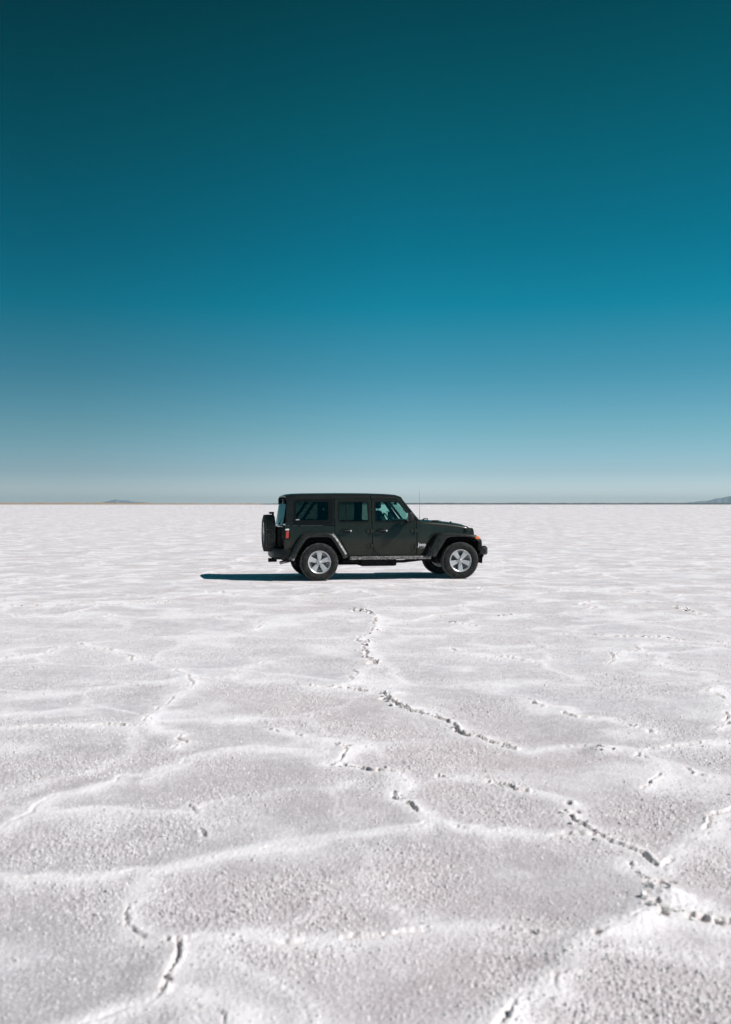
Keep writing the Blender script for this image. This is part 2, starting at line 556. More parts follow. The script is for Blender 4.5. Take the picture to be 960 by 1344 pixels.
def build_ground():
    half = R(33)
    ang = list(np.linspace(-half, half, 760))
    side = list(np.linspace(half, 2 * math.pi - half, 72))[1:-1]
    ang = np.array(ang + side)                       # measured from +Y, clockwise
    rad = np.concatenate([[0.6, 1.2, 1.8],
                          np.geomspace(2.2, 60.0, 1040),
                          np.geomspace(61.0, 400.0, 150),
                          np.geomspace(430.0, 42000.0, 40)])
    A, Rr = np.meshgrid(ang, rad)
    X = (Rr * np.sin(A)).ravel()
    Y = (Rr * np.cos(A)).ravel()
    Z, W, K = crust(X, Y)
    na, nr = len(ang), len(rad)
    n = na * nr
    verts = np.empty((n + 1, 3))
    verts[:n, 0], verts[:n, 1], verts[:n, 2] = X, Y, Z
    verts[n] = (0, 0, 0)
    i = np.arange(nr - 1)[:, None] * na
    j = np.arange(na)[None, :]
    j2 = (j + 1) % na
    quads = np.stack([i + j, i + na + j, i + na + j2, i + j2], -1).reshape(-1, 4)
    tris = np.stack([np.full(na, n), np.arange(na), (np.arange(na) + 1) % na], -1)
    me = bpy.data.meshes.new('salt_ground')
    me.vertices.add(n + 1)
    me.vertices.foreach_set('co', verts.ravel())
    nl = quads.size + tris.size
    me.loops.add(nl)
    me.loops.foreach_set('vertex_index', np.concatenate([quads.ravel(), tris.ravel()]).astype(np.int32))
    me.polygons.add(len(quads) + len(tris))
    starts = np.concatenate([np.arange(len(quads)) * 4, quads.size + np.arange(len(tris)) * 3])
    me.polygons.foreach_set('loop_start', starts.astype(np.int32))
    me.update(calc_edges=True)
    me.validate()
    for nm, arr in (('white', W), ('crack', K)):
        at = me.attributes.new(nm, 'FLOAT', 'POINT')
        at.data.foreach_set('value', np.append(arr, 0).astype(np.float32))
    me.shade_smooth()
    return me

m, n, l, b = new_mat('salt_crust')
geo = n.new('ShaderNodeNewGeometry')
at = n.new('ShaderNodeAttribute')
at.attribute_name = 'white'
pos = geo.outputs['Position']
blotch = noise_n(n, l, pos, 0.55, 4, 0.6)
pinkn = noise_n(n, l, pos, 0.23, 3, 0.55)
grain = noise_n(n, l, pos, 85.0, 4, 0.75)
speck = noise_n(n, l, pos, 170.0, 3, 0.7)
grain2 = noise_n(n, l, pos, 9.0, 4, 0.65)
def centred(sock, k):
    return math_n(n, l, 'MULTIPLY', math_n(n, l, 'SUBTRACT', sock, 0.5), k)
blotch2 = noise_n(n, l, pos, 1.9, 5, 0.65)
rough_ = math_n(n, l, 'SUBTRACT', 1.25, at.outputs['Fac'])       # crystals stand coarser where the crust is damp
sp_ = math_n(n, l, 'MULTIPLY', math_n(n, l, 'ADD', centred(grain, 2.6), centred(speck, 2.4)), rough_)
w = math_n(n, l, 'ADD', math_n(n, l, 'MULTIPLY', at.outputs['Fac'], 0.95), centred(grain2, 1.0))
w = math_n(n, l, 'ADD', w, sp_)
w = math_n(n, l, 'ADD', w, centred(blotch2, 0.9))
w = math_n(n, l, 'ADD', w, centred(blotch, 0.8), clamp=True)
pk = n.new('ShaderNodeMapRange')
l.new(pinkn, pk.inputs['Value'])
pk.inputs['From Min'].default_value = 0.42
pk.inputs['From Max'].default_value = 0.62
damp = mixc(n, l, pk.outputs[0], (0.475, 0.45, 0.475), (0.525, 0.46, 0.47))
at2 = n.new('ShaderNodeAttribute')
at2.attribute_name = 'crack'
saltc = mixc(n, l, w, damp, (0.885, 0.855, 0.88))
tan = math_n(n, l, 'MULTIPLY', math_n(n, l, 'MULTIPLY', at2.outputs['Fac'], grain2), 0.9, clamp=True)
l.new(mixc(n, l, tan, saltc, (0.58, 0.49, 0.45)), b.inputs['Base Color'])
b.inputs['Roughness'].default_value = 0.75
b.inputs['Specular IOR Level'].default_value = 0.25
bmp = n.new('ShaderNodeBump')
bmp.inputs['Strength'].default_value = 0.6
bmp.inputs['Distance'].default_value = 0.006
l.new(math_n(n, l, 'ADD', grain, math_n(n, l, 'MULTIPLY', noise_n(n, l, pos, 190.0, 2), 0.7)), bmp.inputs['Height'])
l.new(bmp.outputs[0], b.inputs['Normal'])
M['salt'] = m
M['salt_slab'] = plain('salt_slab', (0.74, 0.70, 0.69), 0.8, var=0.12, scale=30)

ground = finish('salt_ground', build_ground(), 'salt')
ground['kind'] = 'structure'
ground['label'] = 'white cracked salt flat with low pressure ridges'

# tilted plates of broken crust along the cracks: parts of the ground
def slab_mesh(seed):
    r = random.Random(seed)
    k = r.randint(5, 7)
    pts = []
    for i in range(k):
        a = 2 * math.pi * (i + r.uniform(-0.3, 0.3)) / k
        q = r.uniform(0.65, 1.1)
        pts.append((q * math.cos(a), q * math.sin(a) * 0.75))
    t = 0.16
    v = [(x, y, -t) for x, y in pts] + [(x * 0.93, y * 0.93, t + r.uniform(-0.08, 0.1)) for x, y in pts]
    f = [list(range(k))[::-1], list(range(k, 2 * k))] + [[i, (i + 1) % k, k + (i + 1) % k, k + i] for i in range(k)]
    me = bpy.data.meshes.new('crust_slab')
    me.from_pydata(v, [], f)
    me.materials.append(M['salt_slab'])
    return me

SLABS = [slab_mesh(s) for s in range(10)]
rs = random.Random(5)
spots = []
def add_run(px, count, size, spread):
    pts = [on_ground(*p) for p in px]
    for _ in range(count):
        k = rs.randrange(len(pts) - 1)
        t = rs.random()
        a, c = pts[k], pts[k + 1]
        d = (c[0] - a[0], c[1] - a[1])
        L = math.hypot(*d)
        s = size * rs.uniform(0.25, 0.70)
        off = rs.gauss(0, spread)
        spots.append((a[0] + d[0] * t - d[1] / L * off, a[1] + d[1] * t + d[0] / L * off, s, math.atan2(d[1], d[0])))
add_run([(462,802),(490,808)], 14, 0.085, 0.05)
add_run([(489,828),(478,850),(480,862),(494,874)], 16, 0.07, 0.06)
add_run([(430,905),(470,908),(500,912)], 16, 0.03, 0.02)
add_run([(500,912),(512,924),(522,930)], 14, 0.055, 0.03)
add_run([(522,930),(545,939),(575,947)], 16, 0.035, 0.015)
add_run([(596,955),(601,966),(640,977),(676,987)], 18, 0.032, 0.014)
add_run([(445,984),(458,988)], 5, 0.04, 0.02)
add_run([(425,1008),(470,1012),(510,1018)], 14, 0.026, 0.012)
add_run([(517,1044),(535,1058),(552,1072)], 14, 0.028, 0.012)
add_run([(630,1030),(676,1041)], 14, 0.03, 0.014)
add_run([(742,1064),(755,1080),(762,1090)], 9, 0.032, 0.025)
add_run([(765,1098),(800,1108),(840,1127)], 12, 0.022, 0.025)
add_run([(830,1145),(850,1162),(862,1172)], 10, 0.028, 0.012)
add_run([(862,1172),(866,1190),(858,1206)], 12, 0.045, 0.028)
add_run([(868,1208),(900,1214),(960,1220)], 20, 0.036, 0.016)
add_run([(0,796),(60,796),(135,795)], 12, 0.045, 0.02)
add_run([(180,793),(230,791)], 7, 0.05, 0.02)
add_run([(590,817),(626,822)], 10, 0.05, 0.02)
add_run([(655,810),(690,808)], 7, 0.045, 0.02)
add_run([(735,833),(815,837),(870,838),(950,845)], 16, 0.04, 0.02)
add_run([(893,799),(910,804)], 8, 0.07, 0.03)
add_run([(221,1290),(213,1312)], 5, 0.026, 0.01)
add_run([(730,1290),(785,1242)], 4, 0.026, 0.02)
add_run([(785,990),(798,994)], 5, 0.04, 0.03)
gx = np.array([s[0] for s in spots])
gy = np.array([s[1] for s in spots])
gz = crust(gx, gy)[0]
for k, (x, y, s, a) in enumerate(spots):
    o = bpy.data.objects.new('crust_slab', SLABS[rs.randrange(len(SLABS))])
    col.objects.link(o)
    o.parent = ground
    o.location = (x, y, float(gz[k]) + s * 0.18)
    o.scale = (s, s * rs.uniform(0.6, 1.0), s * rs.uniform(0.8, 1.3))
    tilt = rs.uniform(-0.55, 0.55)
    o.rotation_euler = (tilt, rs.uniform(-0.3, 0.3), a + rs.uniform(-0.6, 0.6))

# loose salt crystals standing on the damp patches: too many to count
def crystals():
    g = np.random.default_rng(23)
    n0 = 420000
    rr = np.sqrt(g.uniform(2.7 ** 2, 17.0 ** 2, n0))
    near_ = g.random(n0) < 0.45
    rr = np.where(near_, np.exp(g.uniform(math.log(2.7), math.log(12.0), n0)), rr)
    aa = g.uniform(-R(27), R(27), n0)
    x, y = rr * np.sin(aa), rr * np.cos(aa)
    z, wh, _ = crust(x, y)
    patch = smooth01(0.5 + 1.4 * perlin(x * 1.1, y * 1.1, 81)) * smooth01(0.6 + 1.2 * perlin(x * 4.0, y * 4.0, 83))
    keep = g.random(n0) < np.clip(0.06 + 0.95 * patch * (1.1 - wh), 0, 1)
    x, y, z = x[keep], y[keep], z[keep]
    x, y, z = x[:88000], y[:88000], z[:88000]
    n_ = x.size
    s_ = 0.0035 + 0.0060 * g.random(n_) ** 2.2 + 0.0002 * np.hypot(x, y) * g.random(n_)
    rot = g.uniform(0, 2 * np.pi, n_)
    v = np.empty((n_, 4, 3))
    for k in range(3):
        a = rot + k * 2 * np.pi / 3
        v[:, k, 0] = x + s_ * np.cos(a) * g.uniform(0.6, 1.2, n_)
        v[:, k, 1] = y + s_ * np.sin(a) * g.uniform(0.6, 1.2, n_)
        v[:, k, 2] = z - 0.002
    v[:, 3, 0] = x + s_ * g.uniform(-0.5, 0.5, n_)
    v[:, 3, 1] = y + s_ * g.uniform(-0.5, 0.5, n_)
    v[:, 3, 2] = z + s_ * g.uniform(0.6, 1.5, n_)
    base = np.arange(n_)[:, None, None] * 4
    f = (base + np.array([[0, 1, 3], [1, 2, 3], [2, 0, 3]])[None]).reshape(-1, 3)
    me = bpy.data.meshes.new('salt_crystals')
    me.vertices.add(n_ * 4)
    me.vertices.foreach_set('co', v.ravel())
    me.loops.add(f.size)
    me.loops.foreach_set('vertex_index', f.ravel().astype(np.int32))
    me.polygons.add(len(f))
    me.polygons.foreach_set('loop_start', (np.arange(len(f)) * 3).astype(np.int32))
    me.update(calc_edges=True)
    return me
M['crystal'] = plain('salt_crystal', (0.72, 0.695, 0.71), 0.6, var=0.12, scale=40)
cry = finish('salt_crystals', crystals(), 'crystal', ground)
cry['kind'] = 'stuff'

# ------------------------------------------------------------------ far shore and mountains
def ridge_land(name, az0, az1, dist, height_fn, depth, mat, label, step=0.02):
    """long low land lying across the view: crest profile over azimuth (photo pixels), real depth"""
    xs = np.arange(az0, az1 + 1e-6, step)
    rows = [(-0.5, 0.0), (-0.22, 0.55), (0.0, 1.0), (0.25, 0.6), (0.5, 0.0)]
    v, f = [], []
    for i, px in enumerate(xs):
        a = math.atan((px - 480) / FPX)
        h = height_fn(px)
        for k, (dr, hh) in enumerate(rows):
            d = dist / math.cos(a) + dr * depth * (1 + 0.2 * math.sin(px * 0.11 + k))
            jag = 1 + 0.12 * math.sin(px * 0.7 + 2.1 * k) * (0 < k < 4 and k != 2)
            v.append((d * math.sin(a), d * math.cos(a), -1.5 + (h + 1.5) * hh * jag if hh else -1.5))
    nk = len(rows)
    for i in range(len(xs) - 1):
        for k in range(nk - 1):
            p = i * nk + k
            f.append([p, p + nk, p + nk + 1, p + 1])
    o = mesh_obj(name, v, f, mat, smooth=60)
    o['kind'] = 'structure'
    o['label'] = label
    return o

def px_h(dy, dist):
    return dy / FPX * dist

def pnoise(x, s):
    return float(perlin(np.array([x]), np.array([s * 3.7]), s)[0])

M['shore_tan'] = plain('tan_shore', (0.42, 0.27, 0.17), 0.9, scale=0.002)
M['shore_dark'] = plain('dark_shore', (0.10, 0.10, 0.10), 0.9, scale=0.002)
M['rock'] = plain('hazed_rock', (0.20, 0.235, 0.26), 0.9, scale=0.002, var=0.3)  # distance haze partly put into the colour: paler and bluer rock
D1 = 9000.0
ridge_land('far_shore', -260, 345, D1, lambda p: px_h(2.0 + 0.5 * pnoise(p * 0.05, 3) - 0.9 * smooth01(np.array([(p - 120) / 160]))[0] + 0.4 * pnoise(p * 0.3, 4), D1) + EYE, 600, 'shore_tan',
           'low tan strip of land along the horizon', 3.0)
D2 = 10500.0
ridge_land('far_shore', 240, 1250, D2, lambda p: px_h(1.0 + 0.9 * smooth01(np.array([(p - 330) / 200]))[0] + 0.3 * pnoise(p * 0.06, 5) + 0.25 * pnoise(p * 0.35, 6), D2) + EYE, 700, 'shore_dark',
           'low dark strip of land along the horizon', 3.0)
D3 = 32000.0
def isle(p):
    pts = [(112, 0), (124, 1.0), (138, 3.2), (146, 5.2), (153, 6.4), (158, 5.6), (166, 5.4), (176, 3.6), (190, 2.4), (202, 1.2), (214, 0.6), (232, 0)]
    return px_h(float(np.interp(p, [a for a, _ in pts], [c for _, c in pts])) + 0.35 * pnoise(p * 0.25, 8), D3) + EYE
ridge_land('mountain', 112, 232, D3, isle, 4000, 'rock', 'small hazy blue mountain far off above the tan shore', 1.0)
def range_r(p):
    pts = [(880, 0), (898, 1.2), (915, 4.0), (928, 4.2), (940, 7.5), (950, 9.4), (958, 11), (975, 12), (1000, 11.6), (1040, 10.5), (1100, 11.4), (1180, 11), (1260, 8), (1330, 0)]
    return px_h(float(np.interp(p, [a for a, _ in pts], [c for _, c in pts])) + 0.6 * pnoise(p * 0.12, 9), D3) + EYE
ridge_land('mountain', 880, 1330, D3, range_r, 6000, 'rock', 'larger hazy blue mountain rising beyond the dark shore', 1.5)

# air between here and the mountains
hz_m = bpy.data.materials.new('haze')
hz_m.use_nodes = True
hn, hl = hz_m.node_tree.nodes, hz_m.node_tree.links
hn.clear()
ho = hn.new('ShaderNodeOutputMaterial')
hv_ = hn.new('ShaderNodeVolumePrincipled')
hv_.inputs['Color'].default_value = (0.50, 0.78, 0.95, 1)
hv_.inputs['Density'].default_value = 1.6e-5
hv_.inputs['Anisotropy'].default_value = 0.0
hl.new(hv_.outputs[0], ho.inputs['Volume'])
hb = 45000.0
hz = mesh_obj('haze', [(x, y, z) for x in (-hb, hb) for y in (-hb, hb) for z in (-3.0, 310.0)],
              [[0, 1, 3, 2], [4, 6, 7, 5], [0, 4, 5, 1], [2, 3, 7, 6], [0, 2, 6, 4], [1, 5, 7, 3]], None)
hz.data.materials.append(hz_m)
hz['kind'] = 'stuff'
hz['label'] = 'thin pale blue haze over the salt flat'

# ------------------------------------------------------------------ the car
def box(name, x0, x1, y0, y1, z0, z1, mat, parent, bevel=0.01, seg=2):
    v = [(x, y, z) for x in (x0, x1) for y in (y0, y1) for z in (z0, z1)]
    f = [[0, 1, 3, 2], [4, 6, 7, 5], [0, 4, 5, 1], [2, 3, 7, 6], [0, 2, 6, 4], [1, 5, 7, 3]]
    return mesh_obj(name, v, f, mat, parent, smooth=35, bevel=bevel, seg=seg)

def loft(name, sections, mat, parent, closed=True, caps=True, smooth=35, bevel=0.0):
    k = len(sections[0])
    v = [p for s in sections for p in s]
    f = []
    for i in range(len(sections) - 1):
        for j in range(k if closed else k - 1):
            a, b_ = i * k + j, i * k + (j + 1) % k
            f.append([a, b_, b_ + k, a + k])
    if caps and closed:
        f.append(list(range(k))[::-1])
        f.append([(len(sections) - 1) * k + j for j in range(k)])
    return mesh_obj(name, v, f, mat, parent, smooth=smooth, bevel=bevel)

def tube_geo(path, r, n=8):
    path = [Vector(p) for p in path]
    v, f = [], []
    prev = None
    for i, p in enumerate(path):
        t = (path[min(i + 1, len(path) - 1)] - path[max(i - 1, 0)]).normalized()
        if prev is None:
            u = t.orthogonal().normalized()
        else:
            u = (prev - t * prev.dot(t)).normalized()
        prev = u
        w = t.cross(u)
        rr = r[i] if isinstance(r, (list, tuple)) else r
        for k in range(n):
            a = 2 * math.pi * k / n
            v.append(p + u * math.cos(a) * rr + w * math.sin(a) * rr)
    for i in range(len(path) - 1):
        for k in range(n):
            f.append([i * n + k, i * n + (k + 1) % n, (i + 1) * n + (k + 1) % n, (i + 1) * n + k])
    f.append(list(range(n))[::-1])
    f.append([(len(path) - 1) * n + k for k in range(n)])
    return v, f

def tube(name, path, r, mat, parent, n=8):
    v, f = tube_geo(path, r, n)
    return mesh_obj(name, v, f, mat, parent, smooth=50)

def join_geo(parts):
    V, F = [], []
    for v, f in parts:
        o = len(V)
        V += list(v)
        F += [[i + o for i in q] for q in f]
    return V, F

def box_geo(x0, x1, y0, y1, z0, z1):
    return ([(x, y, z) for x in (x0, x1) for y in (y0, y1) for z in (z0, z1)],
            [[0, 1, 3, 2], [4, 6, 7, 5], [0, 4, 5, 1], [2, 3, 7, 6], [0, 2, 6, 4], [1, 5, 7, 3]])

SIDE_Z = [0.30, 0.45, 0.55, 0.80, 1.05, 1.15, 1.20, 1.72, 1.80]
SIDE_Y = [0.765, 0.780, 0.800, 0.817, 0.801, 0.790, 0.783, 0.715, 0.70]
def y_side(x, z):
    return float(np.interp(z, SIDE_Z, SIDE_Y))

def round_poly(pts, radii, n=5):
    """round the corners of a 2-D outline"""
    out = []
    k = len(pts)
    for i in range(k):
        r = radii[i] if isinstance(radii, (list, tuple)) else radii
        p = Vector(pts[i])
        if r <= 0:
            out.append(tuple(p))
            continue
        a, c = Vector(pts[i - 1]) - p, Vector(pts[(i + 1) % k]) - p
        r = min(r, a.length * 0.45, c.length * 0.45)
        p0, p1 = p + a.normalized() * r, p + c.normalized() * r
        for q in range(n + 1):
            t = q / n
            out.append(tuple((1 - t) ** 2 * p0 + 2 * t * (1 - t) * p + t * t * p1))
    return out

def panel(name, outline, holes, mat, parent, thick=0.03, yfun=y_side, out=0.0, side=-1, bevel=0.006, cuts=(0.55, 0.68, 0.80, 0.92, 1.05, 1.15, 1.20, 1.45), xcuts=()):
    """a body panel: outline (x, z) with window holes, laid on the car's curved flank, with real thickness"""
    bm = bmesh.new()
    for loop in [outline] + list(holes):
        vs_ = [bm.verts.new((p[0], 0, p[1])) for p in loop]
        for i in range(len(vs_)):
            bm.edges.new((vs_[i], vs_[(i + 1) % len(vs_)]))
    bmesh.ops.triangle_fill(bm, use_beauty=True, use_dissolve=False, edges=bm.edges[:], normal=(0, -1, 0))
    for zc in cuts:
        bmesh.ops.bisect_plane(bm, geom=bm.verts[:] + bm.edges[:] + bm.faces[:], plane_co=(0, 0, zc), plane_no=(0, 0, 1))
    for xc in xcuts:
        bmesh.ops.bisect_plane(bm, geom=bm.verts[:] + bm.edges[:] + bm.faces[:], plane_co=(xc, 0, 0), plane_no=(1, 0, 0))
    ret = bmesh.ops.extrude_face_region(bm, geom=bm.faces[:])
    back = {g for g in ret['geom'] if isinstance(g, bmesh.types.BMVert)}
    for v in bm.verts:
        y = yfun(v.co.x, v.co.z) + out
        if v in back:
            y -= thick
        v.co.y = side * y
    bmesh.ops.recalc_face_normals(bm, faces=bm.faces)
    me = bpy.data.meshes.new(name)
    bm.to_mesh(me)
    bm.free()
    return finish(name, me, mat, parent, 40, bevel, 2)

def lathe_y(name, prof, n, mat, parent, smooth=40, closed=False):
    """profile of (radius, y) turned about the local y axis"""
    v, f = [], []
    k = len(prof)
    for i in range(n):
        a = 2 * math.pi * i / n
        for r, y in prof:
            v.append((r * math.cos(a), y, r * math.sin(a)))
    for i in range(n):
        i2 = (i + 1) % n
        for j in range(k if closed else k - 1):
            j2 = (j + 1) % k
            f.append([i * k + j, i * k + j2, i2 * k + j2, i2 * k + j])
    return mesh_obj(name, v, f, mat, parent, smooth=smooth)

car = empty('off_road_car', (CAR_AT[0], CAR_AT[1], 0), CAR_YAW)
car['label'] = 'dark green boxy off-road car with rear spare wheel parked on the salt'
car['category'] = 'car'

# ---- tub: inner shell of the body, doors and skins lie on it
TUB = [(-0.70, 0.62), (-0.68, 1.135), (2.17, 1.135), (2.17, 0.50), (0.62, 0.50), (0.52, 0.56), (0.27, 0.935), (-0.25, 0.935), (-0.47, 0.70), (-0.50, 0.62)]
def prism(name, outline, y0, y1, mat, parent, bevel=0.01):
    k = len(outline)
    v = [(x, y0, z) for x, z in outline] + [(x, y1, z) for x, z in outline]
    f = [list(range(k)), list(range(k, 2 * k))[::-1]] + [[i, (i + 1) % k, k + (i + 1) % k, k + i] for i in range(k)]
    return mesh_obj(name, v, f, mat, parent, smooth=35, bevel=bevel)
prism('body_tub', TUB, -0.765, 0.765, 'paint', car)

def flank(s):
    # rear quarter
    panel('rear_quarter_panel', round_poly([(-0.735, 0.66), (-0.70, 1.142), (0.325, 1.142), (0.325, 1.0), (0.40, 0.935), (0.602, 0.56), (0.602, 0.47), (0.53, 0.47), (0.255, 0.925), (-0.235, 0.925), (-0.47, 0.66)],
          [0.02, 0.03, 0.005, 0.05, 0.05, 0.03, 0, 0, 0.05, 0.05, 0]), [], 'paint', car, side=s)
    # rear door
    rd = panel('rear_door', round_poly([(0.337, 1.697), (0.337, 1.003), (0.412, 0.94), (0.612, 0.575), (0.66, 0.528), (1.06, 0.528), (1.118, 0.60), (1.118, 1.697)],
          [0.02, 0.05, 0.05, 0.04, 0.03, 0.06, 0.05, 0.02]),
          [round_poly([(0.425, 1.232), (1.045, 1.232), (1.045, 1.645), (0.425, 1.645)], 0.045)], 'paint', car, side=s)
    panel('window', round_poly([(0.41, 1.218), (1.06, 1.218), (1.06, 1.66), (0.41, 1.66)], 0.045), [], 'glass_dark', rd, thick=0.005, out=-0.014, side=s, bevel=0)
    panel('window_seal', round_poly([(0.405, 1.212), (1.065, 1.212), (1.065, 1.665), (0.405, 1.665)], 0.05),
          [round_poly([(0.438, 1.240), (1.035, 1.240), (1.035, 1.636), (0.438, 1.636)], 0.04)], 'rubber_seal', rd, thick=0.006, out=0.003, side=s, bevel=0.002)
    panel('window_divider', [(0.565, 1.225), (0.585, 1.225), (0.585, 1.65), (0.565, 1.65)], [], 'rubber_seal', rd, thick=0.012, out=-0.008, side=s, bevel=0)
    # front door
    fd = panel('front_door', round_poly([(1.132, 1.697), (1.132, 0.80), (1.165, 0.66), (1.24, 0.575), (1.34, 0.528), (2.02, 0.528), (2.085, 0.60), (2.09, 1.235), (1.745, 1.697)],
          [0.02, 0.08, 0.08, 0.08, 0.08, 0.07, 0.06, 0.02, 0.03]),
          [round_poly([(1.205, 1.232), (1.965, 1.232), (1.965, 1.295), (1.712, 1.645), (1.205, 1.645)], [0.045, 0.02, 0.02, 0.06, 0.045])], 'paint', car, side=s)
    panel('window', round_poly([(1.19, 1.218), (1.98, 1.218), (1.98, 1.30), (1.72, 1.66), (1.19, 1.66)], [0.04, 0.01, 0.01, 0.05, 0.04]), [], 'glass_clear', fd, thick=0.005, out=-0.014, side=s, bevel=0)
    panel('window_seal', round_poly([(1.187, 1.214), (1.975, 1.214), (1.975, 1.302), (1.722, 1.664), (1.187, 1.664)], [0.04, 0.01, 0.01, 0.05, 0.04]),
          [round_poly([(1.216, 1.242), (1.952, 1.242), (1.952, 1.288), (1.706, 1.634), (1.216, 1.634)], [0.04, 0.02, 0.02, 0.06, 0.04])], 'rubber_seal', fd, thick=0.006, out=0.003, side=s, bevel=0.002)
    # handles: recessed cup, grip and lock
    for d, hx in ((rd, 0.45), (fd, 1.215)):
        yy = y_side(0, 1.04)
        hx1 = hx + 0.21
        vg, fg = tube_geo([(hx, s * (yy + 0.008), 1.035), (hx + 0.025, s * (yy + 0.045), 1.037), (hx1 - 0.03, s * (yy + 0.048), 1.037), (hx1, s * (yy + 0.008), 1.035)], 0.016, 8)
        h = mesh_obj('door_handle', vg, fg, 'plastic', d, smooth=50)
        panel('handle_cup', round_poly([(hx + 0.03, 0.995), (hx + 0.18, 0.995), (hx + 0.18, 1.075), (hx + 0.03, 1.075)], 0.03), [], 'frit', d, thick=0.01, out=0.003, side=s, bevel=0.002)
        vg, fg = tube_geo([(hx1 + 0.005, s * (yy + 0.0), 1.037), (hx1 + 0.005, s * (yy + 0.035), 1.037)], 0.019, 12)
        mesh_obj('lock_button', vg, fg, 'chrome', d, smooth=40)
    # exposed hinges
    for d, hx, zs in ((rd, 1.118, (1.03, 0.725)), (fd, 2.075, (1.03, 0.70))):
        for z in zs:
            yy = y_side(0, z)
            parts = [box_geo(hx - 0.11, hx - 0.022, min(s * (yy + 0.001), s * (yy + 0.013)), max(s * (yy + 0.001), s * (yy + 0.013)), z - 0.035, z + 0.035),
                     box_geo(hx - 0.028, hx + 0.03, min(s * (yy + 0.001), s * (yy + 0.016)), max(s * (yy + 0.001), s * (yy + 0.016)), z - 0.028, z + 0.028)]
            v, f = join_geo(parts)
            hg = mesh_obj('hinge', v, f, 'paint', d, smooth=35, bevel=0.004)
            tube('hinge_pin', [(hx - 0.02, s * (yy + 0.022), z - 0.05), (hx - 0.02, s * (yy + 0.022), z + 0.05)], 0.013, 'paint', hg, 10)
    # mirror
    mir_arm = [(1.90, s * 0.79, 1.245), (1.90, s * 0.86, 1.255), (1.90, s * 0.90, 1.285)]
    tube('mirror_arm', mir_arm, 0.032, 'plastic', fd, 10)
    secs = []
    for (dx, sc) in ((-0.055, 0.94), (-0.03, 1.0), (0.03, 0.97), (0.065, 0.80), (0.085, 0.5)):
        pts = round_poly([(s * (0.965 - 0.105 * sc), 1.325 - 0.105 * sc), (s * (0.965 + 0.105 * sc), 1.325 - 0.095 * sc), (s * (0.965 + 0.10 * sc), 1.325 + 0.105 * sc), (s * (0.965 - 0.10 * sc), 1.325 + 0.105 * sc)], 0.04, 4)
        secs.append([(1.895 + dx, y, z) for y, z in pts])
    mh = loft('mirror_housing', secs, 'plastic', fd, smooth=45)
    yy0, yy1 = sorted((s * 0.88, s * 1.05))
    box('mirror_glass', 1.835, 1.8385, yy0, yy1, 1.24, 1.41, 'mirror', mh, bevel=0)
    # cowl side and engine-bay side
    def y_cowl(x, z):
        return y_side(x, min(z, 1.2)) - float(np.interp(x, [2.12, 2.3, 2.5, 3.34], [0.0, 0.025, 0.075, 0.20]))
    cs = panel('front_side_panel', round_poly([(2.102, 0.528), (2.27, 0.528), (2.50, 0.93), (3.33, 0.90), (3.33, 1.022), (2.215, 1.160), (2.19, 1.222), (2.102, 1.238)],
          [0.02, 0, 0, 0, 0, 0.01, 0.02, 0.02]), [], 'paint', car, yfun=y_cowl, side=s, xcuts=(2.2, 2.3, 2.4, 2.5, 2.8, 3.1))
    # rock rail under the doors
    ya, yb = sorted((s * 0.775, s * 0.862))
    rl = box('rock_rail', 0.64, 2.40, ya, yb, 0.430, 0.500, 'rail', car, bevel=0.02, seg=3)
    for rx in (0.9, 1.45, 2.0):
        yc, yd = sorted((s * 0.60, s * 0.80))
        box('rail_bracket', rx, rx + 0.06, yc, yd, 0.40, 0.45, 'under', rl, bevel=0.004)
    # hard-top side
    hs = panel('hardtop_side', round_poly([(-0.692, 1.153), (-0.655, 1.70), (0.325, 1.70), (0.325, 1.153)], [0.02, 0.03, 0.01, 0.01]),
          [round_poly([(-0.50, 1.245), (0.215, 1.245), (0.215, 1.655), (-0.49, 1.655)], 0.05)], 'top', car, side=s)
    panel('window', round_poly([(-0.52, 1.20), (0.29, 1.20), (0.29, 1.675), (-0.51, 1.675)], 0.05), [], 'glass_dark', hs, thick=0.005, out=0.006, side=s, bevel=0)
    panel('window_border', round_poly([(-0.525, 1.185), (0.30, 1.185), (0.30, 1.685), (-0.51, 1.685)], 0.05),
          [round_poly([(-0.485, 1.262), (0.20, 1.262), (0.20, 1.642), (-0.475, 1.642)], 0.05)], 'frit', hs, thick=0.004, out=0.0085, side=s, bevel=0)
    ya, yb = sorted((s * 0.80, s * 0.815))
    box('window_latch', -0.49, -0.41, s * 0.775 - 0.012, s * 0.775 + 0.012, 1.262, 1.283, 'chrome', hs, bevel=0.004)

    # rear flare
    out_p = [(-0.665, 0.45), (-0.565, 0.70), (-0.47, 0.87), (-0.40, 0.955), (-0.33, 1.0), (-0.22, 1.008), (0.0, 1.012), (0.18, 1.008), (0.265, 0.985), (0.33, 0.93), (0.46, 0.735), (0.565, 0.565), (0.592, 0.515)]
    in_p = [(-0.545, 0.43), (-0.435, 0.66), (-0.355, 0.785), (-0.30, 0.855), (-0.25, 0.893), (-0.19, 0.909), (0.0, 0.915), (0.17, 0.910), (0.235, 0.885), (0.285, 0.82), (0.385, 0.66), (0.475, 0.51), (0.50, 0.455)]
    def flare(name, outs, ins, yins, parent):
        secs = []
        for (ox, oz), (ix, iz), yi in zip(outs, ins, yins):
            def at(t, y):
                return (ox + (ix - ox) * t, s * y, oz + (iz - oz) * t)
            secs.append([at(0.0, yi), at(0.02, 0.875), at(0.14, 0.918), at(0.45, 0.937), at(0.85, 0.945), at(1.0, 0.938), at(1.02, 0.87), at(0.6, yi)])
        return loft(name, secs, 'flare', parent, smooth=38)
    rf_ = flare('rear_fender_flare', out_p, in_p, [0.785] * len(out_p), car)
